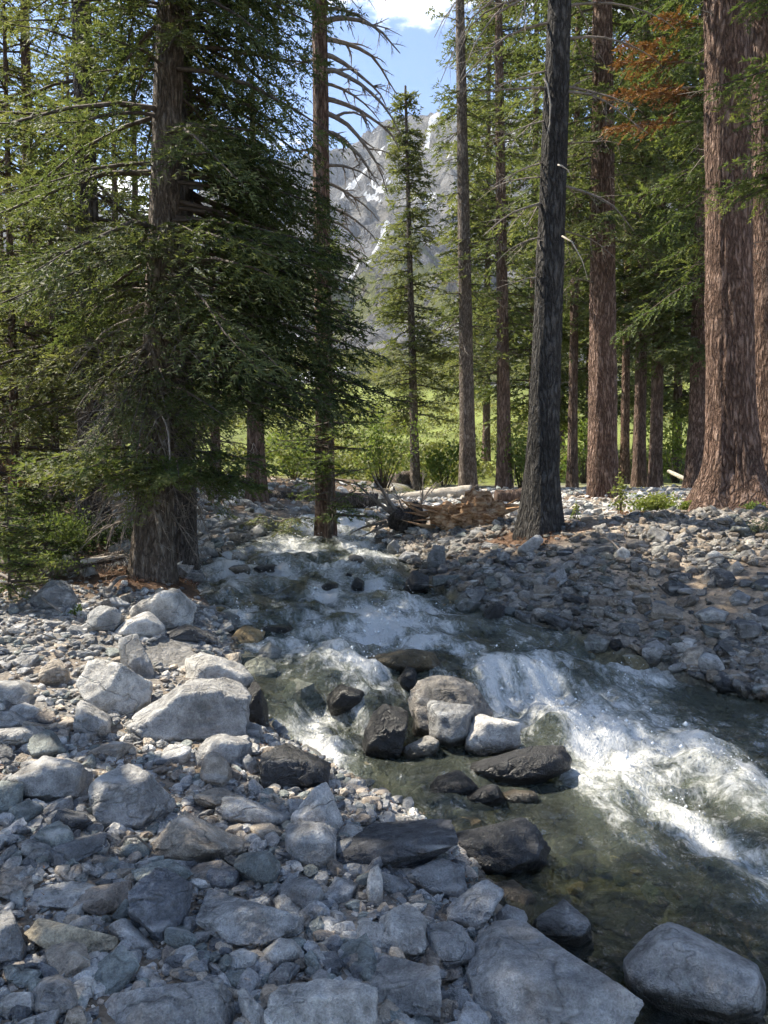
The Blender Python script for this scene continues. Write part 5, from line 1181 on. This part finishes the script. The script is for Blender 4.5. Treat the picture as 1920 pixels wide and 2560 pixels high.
for lb, a, b, rd in (('thin bare stick leaning across the left bank gravel', (-20, 1462), (155, 1548), 0.016), ('crooked short stick propped by the water-edge fir', (272, 1510), (318, 1455), 0.022),
        ('bare stick lying high on the shaded mound', (1500, 1370), (1560, 1398), 0.010), ('thin stick low on the mound near the stream bend', (1290, 1478), (1345, 1462), 0.009), ('grey stick across the rubble near the right edge', (1760, 1432), (1850, 1415), 0.011),
        ('twig on the sunlit gravel beside the two-toned stone', (60, 1640), (150, 1622), 0.006), ('twig stuck among the shaded foreground rubble', (300, 2190), (385, 2165), 0.005), ('bleached stick on the sunlit stones by the red-brown trunk', (1440, 1262), (1500, 1272), 0.014)):
    A, B = gpt(*a, None, 0.12), gpt(*b, None, 0.06); m = (A + B) / 2 + np.array([0, 0, 0.05])
    c = (A + B) / 2; o = link('stick', None) if False else None
    V, Fc = tube([A, A * 0.66 + m * 0.34 + [0, 0, 0.02], m, B * 0.6 + m * 0.4, B], [rd, rd, rd * 0.9, rd * 0.8, rd * 0.6], 7)
    tag(link('stick', mesh_np('stick', V, Fc, [M_DEAD])), lb, 'stick')

# ------------------------------------------------------------------ shrubs
def bush(name, label, c, size, n, leaf, mat, seed, tone=0.5, stems=10, cat='shrub', aspect=0.6, flat=0.0):
    r = np.random.default_rng(seed); c = np.asarray(c, float); size = np.asarray(size, float)
    o = empty(name, c)
    # a few leafy lobes with air between them
    nl = max(4, stems); lob = r.normal(0, 0.42, (nl, 3)) * size; lob[:, 2] = np.abs(r.uniform(0.25, 1.0, nl)) * size[2]
    w = r.integers(0, nl, n)
    P = lob[w] + r.normal(0, 0.20, (n, 3)) * size * np.array([1, 1, 0.8]); P[:, 2] = np.clip(P[:, 2], 0.01, None)
    ld = unit(r.normal(size=(n, 3)) + np.array([0, 0, 0.2])); nrm = unit(r.normal(size=(n, 3)) + np.array([0, 0, 0.8]))
    wd = unit(np.cross(ld, nrm)); le = leaf * r.uniform(0.6, 1.3, n)[:, None]
    V = np.stack([P, P + ld * le * 0.5 + wd * le * aspect * 0.5, P + ld * le, P + ld * le * 0.5 - wd * le * aspect * 0.5], 1).reshape(-1, 3)
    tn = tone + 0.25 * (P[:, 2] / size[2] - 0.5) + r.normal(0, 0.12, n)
    link('foliage', mesh_np('foliage', V, np.arange(len(V)).reshape(-1, 4), [mat], {'tint': np.repeat(tn, 4)}, False), o)
    acc = Acc()
    for k in range(nl):
        q = lob[k]; m = q * 0.5 + np.array([0, 0, 0.08]) * size[2]
        acc.add(*tube([q * np.array([0.15, 0.15, 0]), m, q], [0.012 * size[2] + 0.004, 0.008, 0.003], 4))
    link('stems', acc.mesh('stems', M_TWIG), o)
    return tag(o, label, cat)
def gp(u, y):
    x = (u - 960) / F * y; return np.array([x, y, float(ground_h(x, y))])
bush('willow_bush', 'bright green leafy bush left of the slim pointed fir', gp(955, 25), (0.9, 0.7, 2.3), 1900, 0.11, M_LEAF, 3, 0.55, 16)
bush('willow_bush', 'green bush between the bare-stemmed firs', gp(1110, 29), (1.3, 0.8, 1.5), 1300, 0.14, M_LEAF, 4, 0.5, 12)
bush('willow_bush', 'green bush just left of the dark leaning trunk', gp(1305, 27), (0.9, 0.7, 2.0), 1300, 0.13, M_LEAF, 5, 0.5, 12)
bush('willow_bush', 'leafy bush behind the thin dark trunk', gp(1460, 31), (1.2, 0.8, 2.2), 1200, 0.15, M_LEAF, 6, 0.5, 12)
bush('willow_bush', 'sunny bush in the gap left of the giant trunk', gp(1690, 31), (1.4, 0.9, 2.4), 1500, 0.15, M_LEAF, 7, 0.6, 14)
bush('willow_bush', 'bush glowing between snag and dark fir trunk', gp(735, 26), (1.2, 0.8, 1.3), 1300, 0.13, M_LEAF, 8, 0.6, 12)
bush('low_shrub', 'yellow-green shrub on the mound left of the giant root flare', gp(1640, 13.2), (0.62, 0.4, 0.34), 1500, 0.055, M_LEAF, 10, 0.75, 14)
bush('low_shrub', 'upright leafy sprig beside the red-brown trunk', gp(1552, 13.6), (0.14, 0.14, 0.66), 260, 0.06, M_LEAF, 11, 0.85, 7)
bush('low_shrub', 'fresh green shrub touching the giant root flare', gp(1725, 12.6), (0.30, 0.25, 0.26), 700, 0.05, M_LEAF, 12, 0.55, 9)
bush('low_shrub', 'straggly green plants right of the giant root flare', gp(1895, 10.9), (0.35, 0.25, 0.16), 500, 0.045, M_LEAF, 13, 0.5, 9)
bush('dead_shrub', 'rust-coloured dead shrub on the sunlit stones', gp(1585, 12.6), (0.24, 0.18, 0.13), 700, 0.045, M_RUST, 14, 0.65, 10, aspect=0.2)
bush('dead_shrub', 'dry yellow sprays on the mound at the right edge', gp(1905, 9.3), (0.16, 0.14, 0.20), 260, 0.06, M_PALE, 15, 0.8, 8, aspect=0.2)
bush('dead_shrub', 'rust-brown dead fir branch standing in the left shade', gp(55, 10.2), (0.22, 0.18, 0.85), 900, 0.05, M_RUST, 16, 0.35, 9, aspect=0.22)
bush('ground_shrub', 'dark green low shrub under the left wood', gp(110, 9.3), (0.65, 0.5, 0.55), 2600, 0.05, M_FIR2, 17, 0.35, 18, aspect=0.4)
bush('ground_shrub', 'dark green low growth at the foot of the grey-trunked fir', gp(200, 9.9), (0.55, 0.4, 0.35), 1500, 0.05, M_FIR2, 18, 0.3, 14, aspect=0.4)
bush('ground_shrub', 'mossy shrub in shade behind the driftwood', gp(30, 8.6), (0.5, 0.4, 0.45), 1500, 0.045, M_FIR2, 19, 0.35, 14, aspect=0.4)
bush('ground_shrub', 'leafy low shrub between the two big left trunks', gp(305, 10.4), (0.45, 0.35, 0.30), 1100, 0.05, M_FIR2, 31, 0.5, 12, aspect=0.4)
bush('ground_shrub', 'low green tangle left of the boulder under the driftwood', gp(60, 7.7), (0.36, 0.28, 0.26), 1000, 0.042, M_FIR2, 32, 0.45, 12, aspect=0.4)
bush('ground_shrub', 'dim undergrowth behind the pale driftwood boulders', gp(150, 9.0), (0.5, 0.3, 0.5), 1500, 0.048, M_FIR2, 33, 0.4, 14, aspect=0.4)
bush('low_shrub', 'small sprig of green leaves among the left bank boulders', gpt(192, 1542), (0.06, 0.06, 0.09), 60, 0.035, M_LEAF, 20, 0.6, 5)
bush('low_shrub', 'slim green sprig right of the dark leaning trunk', gp(1438, 12.2), (0.07, 0.07, 0.28), 70, 0.05, M_LEAF, 21, 0.7, 5)
bush('low_shrub', 'reddish leafy sprig before the rotten log', gp(1115, 12.6), (0.16, 0.12, 0.26), 160, 0.05, M_LEAF, 22, 0.7, 7)
conifer('bright little fir sapling at the left edge of the bank', 18, 6.9, 0.035, 1.05, 0.12, 1.03, 0.36, 30, name='fir_sapling', leaf=0.045, spacing=0.05, width=0.016, mat=M_FIR2, bark=M_BARK_TAN, tone=0.75, seed=201, droop=0.15, sides=8, flare=0.1, Ltop=0.2)
conifer('small fir sapling half hidden behind the bright one', 62, 8.4, 0.04, 1.3, 0.15, 1.28, 0.5, 34, name='fir_sapling', leaf=0.05, spacing=0.06, width=0.018, mat=M_FIR2, bark=M_BARK_TAN, tone=0.5, seed=202, droop=0.15, sides=8, flare=0.1, Ltop=0.2)
# wilted boughs lying on the far left shore
r = np.random.default_rng(77); c = gp(650, 13.2); o = empty('wilted_branch', c); TV, TN, wd_ = [], [], Acc()
for k in range(16):
    st = at(r.uniform(570, 770), r.uniform(1300, 1335), 13.2 + r.uniform(-0.4, 0.4)); L = r.uniform(0.5, 0.9); az = r.uniform(0, 6.28)
    p = bough_curve(st, az, L, 0.7, 0.75); a, b = bough_leaves(r, p, L, 0.055, 0.022, 0.07, 0.25, 0.1, 0.8, 0.6); TV.append(a); TN.append(b); wd_.add(*tube(p, np.linspace(0.014, 0.004, 9), 4, False))
link('foliage', tri_mesh('foliage', np.concatenate(TV), np.concatenate(TN), M_PALE, c), o); link('branches', wd_.mesh('branches', M_DEAD, origin=c), o)
tag(o, 'heap of wilted pale green boughs on the far left shore', 'branch')
# low live bough hanging before the big water-edge fir
r = np.random.default_rng(78); root, b0, ax1 = t1; TV, TN, wd_ = [], [], Acc()
for (u0, v0, L, az, tn) in ((330, 1165, 0.9, 3.6, 0.75), (400, 1160, 1.0, -1.2, 0.7), (420, 1170, 0.9, -0.4, 0.6), (380, 1140, 1.1, 4.3, 0.75), (450, 1185, 0.9, -0.2, 0.5), (300, 1190, 0.6, 3.4, 0.8), (480, 1130, 1.1, -0.5, 0.45), (350, 1120, 1.2, 3.9, 0.8), (360, 1180, 0.8, 4.7, 0.7), (440, 1150, 1.0, 5.0, 0.65), (320, 1150, 1.0, 3.3, 0.85), (500, 1180, 0.9, -0.7, 0.5)):
    p = bough_curve(at(u0, v0, 8.1), az, L, 0.05, 0.22); a, b = bough_leaves(r, p, L, 0.055, 0.024, 0.04, 0.5, 0.08, 0.4, tn); TV.append(a); TN.append(b); wd_.add(*tube(p, np.linspace(0.016, 0.004, 9), 4, False))
link('low_bough', tri_mesh('low_bough', np.concatenate(TV), np.concatenate(TN), M_FIR2, b0), root); link('low_branches', wd_.mesh('low_branches', M_TWIG, origin=b0), root)

# ------------------------------------------------------------------ hillside brush (one mass)
r = np.random.default_rng(300)
n = 8000; by = 30 * (700 / 30) ** r.uniform(0, 1, n) ; bx = np.where(by > 130, r.uniform(-0.22, 0.2, n), r.uniform(-0.5, 0.55, n)) * by
def mtn_h(x, y):
    i = np.clip(np.searchsorted(MTN_X, x) - 1, 0, len(MTN_X) - 2); j = np.clip(np.searchsorted(MTN_Y, y) - 1, 0, len(MTN_Y) - 2)
    fx = np.clip((x - MTN_X[i]) / (MTN_X[i + 1] - MTN_X[i]), 0, 1); fy = np.clip((y - MTN_Y[j]) / (MTN_Y[j + 1] - MTN_Y[j]), 0, 1)
    h = (MTN_H[j, i] * (1 - fx) + MTN_H[j, i + 1] * fx) * (1 - fy) + (MTN_H[j + 1, i] * (1 - fx) + MTN_H[j + 1, i + 1] * fx) * fy
    return np.where(y < MTN_Y[0] + 1, -99, h)
def mtn_g(x, y):
    i = np.clip(np.searchsorted(MTN_X, x) - 1, 0, len(MTN_X) - 2); j = np.clip(np.searchsorted(MTN_Y, y) - 1, 0, len(MTN_Y) - 2)
    return GMASK.reshape(MTN_H.shape)[j, i]
bz = np.maximum(ground_h(bx, by), mtn_h(bx, by))
sz = r.uniform(0.35, 0.9, n) * (0.7 + np.minimum(by, 400) / 150)
keep = (fbm(np.stack([bx * 0.14, by * 0.10, 0 * bx], 1), 3, 5) > np.where(by < 60, -0.05, -0.25)) & ((by < 115) | (mtn_g(bx, by) > r.uniform(0.15, 0.9, n)))
bx, by, bz, sz = bx[keep], by[keep], bz[keep], sz[keep]; n = len(bx); k = 26
d = unit(r.normal(size=(n, k, 3))); d[..., 2] = np.abs(d[..., 2])
P = np.stack([bx, by, bz], 1)[:, None] + d * (sz[:, None] * r.uniform(0.4, 1.0, (n, k)))[..., None] * np.array([1.3, 1.3, 0.9])
le = (sz[:, None] * r.uniform(0.2, 0.42, (n, k)))[..., None]
a1 = unit(r.normal(size=(n, k, 3)) + np.array([0, 0, 0.5])); a2 = unit(np.cross(a1, r.normal(size=(n, k, 3))))
V = np.stack([P - a2 * le * 0.4, P + a2 * le * 0.4, P + a1 * le], 2).reshape(-1, 3)
tn = np.repeat((0.5 + 0.25 * fbm(np.stack([bx * 0.2, by * 0.12, 0 * bx], 1), 2, 9))[:, None] + r.normal(0, 0.12, (n, k)), 3)
tag(link('brush', mesh_np('brush', V, np.arange(len(V)).reshape(-1, 3), [M_BRUSH], {'tint': tn.ravel()}, False)), 'yellow-green brush covering the slope behind the trunks', 'brush', kind='stuff')

# ------------------------------------------------------------------ dead needles caught between the stones
r = np.random.default_rng(310); n = 5200
y = 2.0 * (9.0 / 2.0) ** r.uniform(0, 1, n); x = (-0.54 * y) + (Lx(y) - (-0.54 * y)) * r.uniform(0, 1, n)
m = (fbm(np.stack([x * 2.2, y * 2.2, 0 * x], 1), 3, 88) > 0.28) & (zone_of(x, y) == 0); x, y = x[m], y[m]; n = len(x)
P = np.stack([x, y, ground_h(x, y) + r.uniform(0.004, 0.03, n)], 1); az = r.uniform(0, 6.28, n); L = r.uniform(0.012, 0.04, n)[:, None]
dd = np.stack([np.cos(az), np.sin(az), r.normal(0, 0.25, n)], 1); ww = np.stack([-np.sin(az), np.cos(az), 0 * az], 1) * 0.0035
V = np.stack([P - ww, P + ww, P + dd * L], 1).reshape(-1, 3)
tag(link('needle_litter', mesh_np('needle_litter', V, np.arange(len(V)).reshape(-1, 3), [M_RUST], {'tint': np.repeat(r.uniform(0.2, 0.9, n), 3)}, False)), 'rust-red dead needles lying between the left bank stones', 'litter', kind='stuff')

# needle duff round the big trunks
r = np.random.default_rng(330); n = 9000; k = r.integers(0, 5, n); ft = np.array(FEET)[k]
rr_ = np.abs(r.normal(0, 0.75, n)) * ft[:, 2]; th = r.uniform(0, 6.28, n); x = ft[:, 0] + rr_ * np.cos(th); y = ft[:, 1] + rr_ * np.sin(th)
m = zone_of(x, y) != 2; x, y = x[m], y[m]; n = len(x)
P = np.stack([x, y, ground_h(x, y) + r.uniform(0.004, 0.05, n)], 1); az = r.uniform(0, 6.28, n); L = r.uniform(0.03, 0.10, n)[:, None]
dd = np.stack([np.cos(az), np.sin(az), r.normal(0, 0.2, n)], 1); ww = np.stack([-np.sin(az), np.cos(az), 0 * az], 1) * 0.008
V = np.stack([P - ww, P + ww, P + dd * L], 1).reshape(-1, 3)
tag(link('foot_litter', mesh_np('foot_litter', V, np.arange(len(V)).reshape(-1, 3), [M_RUST], {'tint': np.repeat(r.uniform(-0.2, 0.35, n), 3)}, False)), 'brown needle duff gathered round the big trunks', 'litter', kind='stuff')

# ------------------------------------------------------------------ flying drops over the white water
r = np.random.default_rng(320)
w = np.clip(WATER_FOAM - 0.45, 0, None) ** 1.5 * (WATER_V[:, 1] < 19) * (WATER_V[:, 1] > 2.5); w = w / w.sum()
idx = r.choice(len(WATER_V), 5200, p=w); P = WATER_V[idx] + r.normal(0, 0.03, (5200, 3)); P[:, 2] += np.abs(r.exponential(0.022, 5200))
oc = np.array([[1, 0, 0], [-1, 0, 0], [0, 1, 0], [0, -1, 0], [0, 0, 1], [0, 0, -1]], float); of = np.array([[0, 2, 4], [2, 1, 4], [1, 3, 4], [3, 0, 4], [2, 0, 5], [1, 2, 5], [3, 1, 5], [0, 3, 5]])
sz = r.exponential(0.0028, 5200) + 0.0018
V = (P[:, None] + oc[None] * sz[:, None, None]).reshape(-1, 3); Fc = (of[None] + (np.arange(5200) * 6)[:, None, None]).reshape(-1, 3)
dt = NT('water_drops')
M_DROP = dt.done(dt.n('BsdfPrincipled', {'Base Color': (0.85, 0.87, 0.88, 1), 'Roughness': 0.1}))
tag(link('splash_drops', mesh_np('splash_drops', V, Fc, [M_DROP])), 'fine white drops thrown up by the rapids', 'splash', kind='stuff')

# ------------------------------------------------------------------ the air of the valley
ht = NT('valley_haze'); HAZE_DENSITY = 0.00013
vp = ht.n('VolumePrincipled', {'Color': (0.80, 0.88, 1.0, 1), 'Density': HAZE_DENSITY, 'Anisotropy': 0.2})
ht.t.links.new(vp.outputs[0], ht.out.inputs['Volume'])
zt = float(MTN_H.max()) + 12; zb = -34.0; hx = 1960.0
V = np.array([(a, b, c) for a in (-hx, hx) for b in (-hx, hx) for c in (zb, zt)]); Q = np.array([(0, 1, 3, 2), (4, 6, 7, 5), (0, 4, 5, 1), (2, 3, 7, 6), (0, 2, 6, 4), (1, 5, 7, 3)])
hz_o = tag(link('haze', mesh_np('haze', V, Q, [ht.m], None, False)), 'thin blue air between the trees and the mountain', 'haze', kind='stuff')

# twigs, sprays and drops too fine to pick apart one by one
STUFF_PARTS = ('crown', 'branches', 'dead_branches', 'foliage', 'stems', 'splinters', 'roots', 'branch_stubs', 'low_branches', 'low_bough', 'dead_bough', 'sweeping_bough')
for o in bpy.data.objects:
    if o.parent is not None and o.name.split('.')[0] in STUFF_PARTS: o['kind'] = 'stuff'
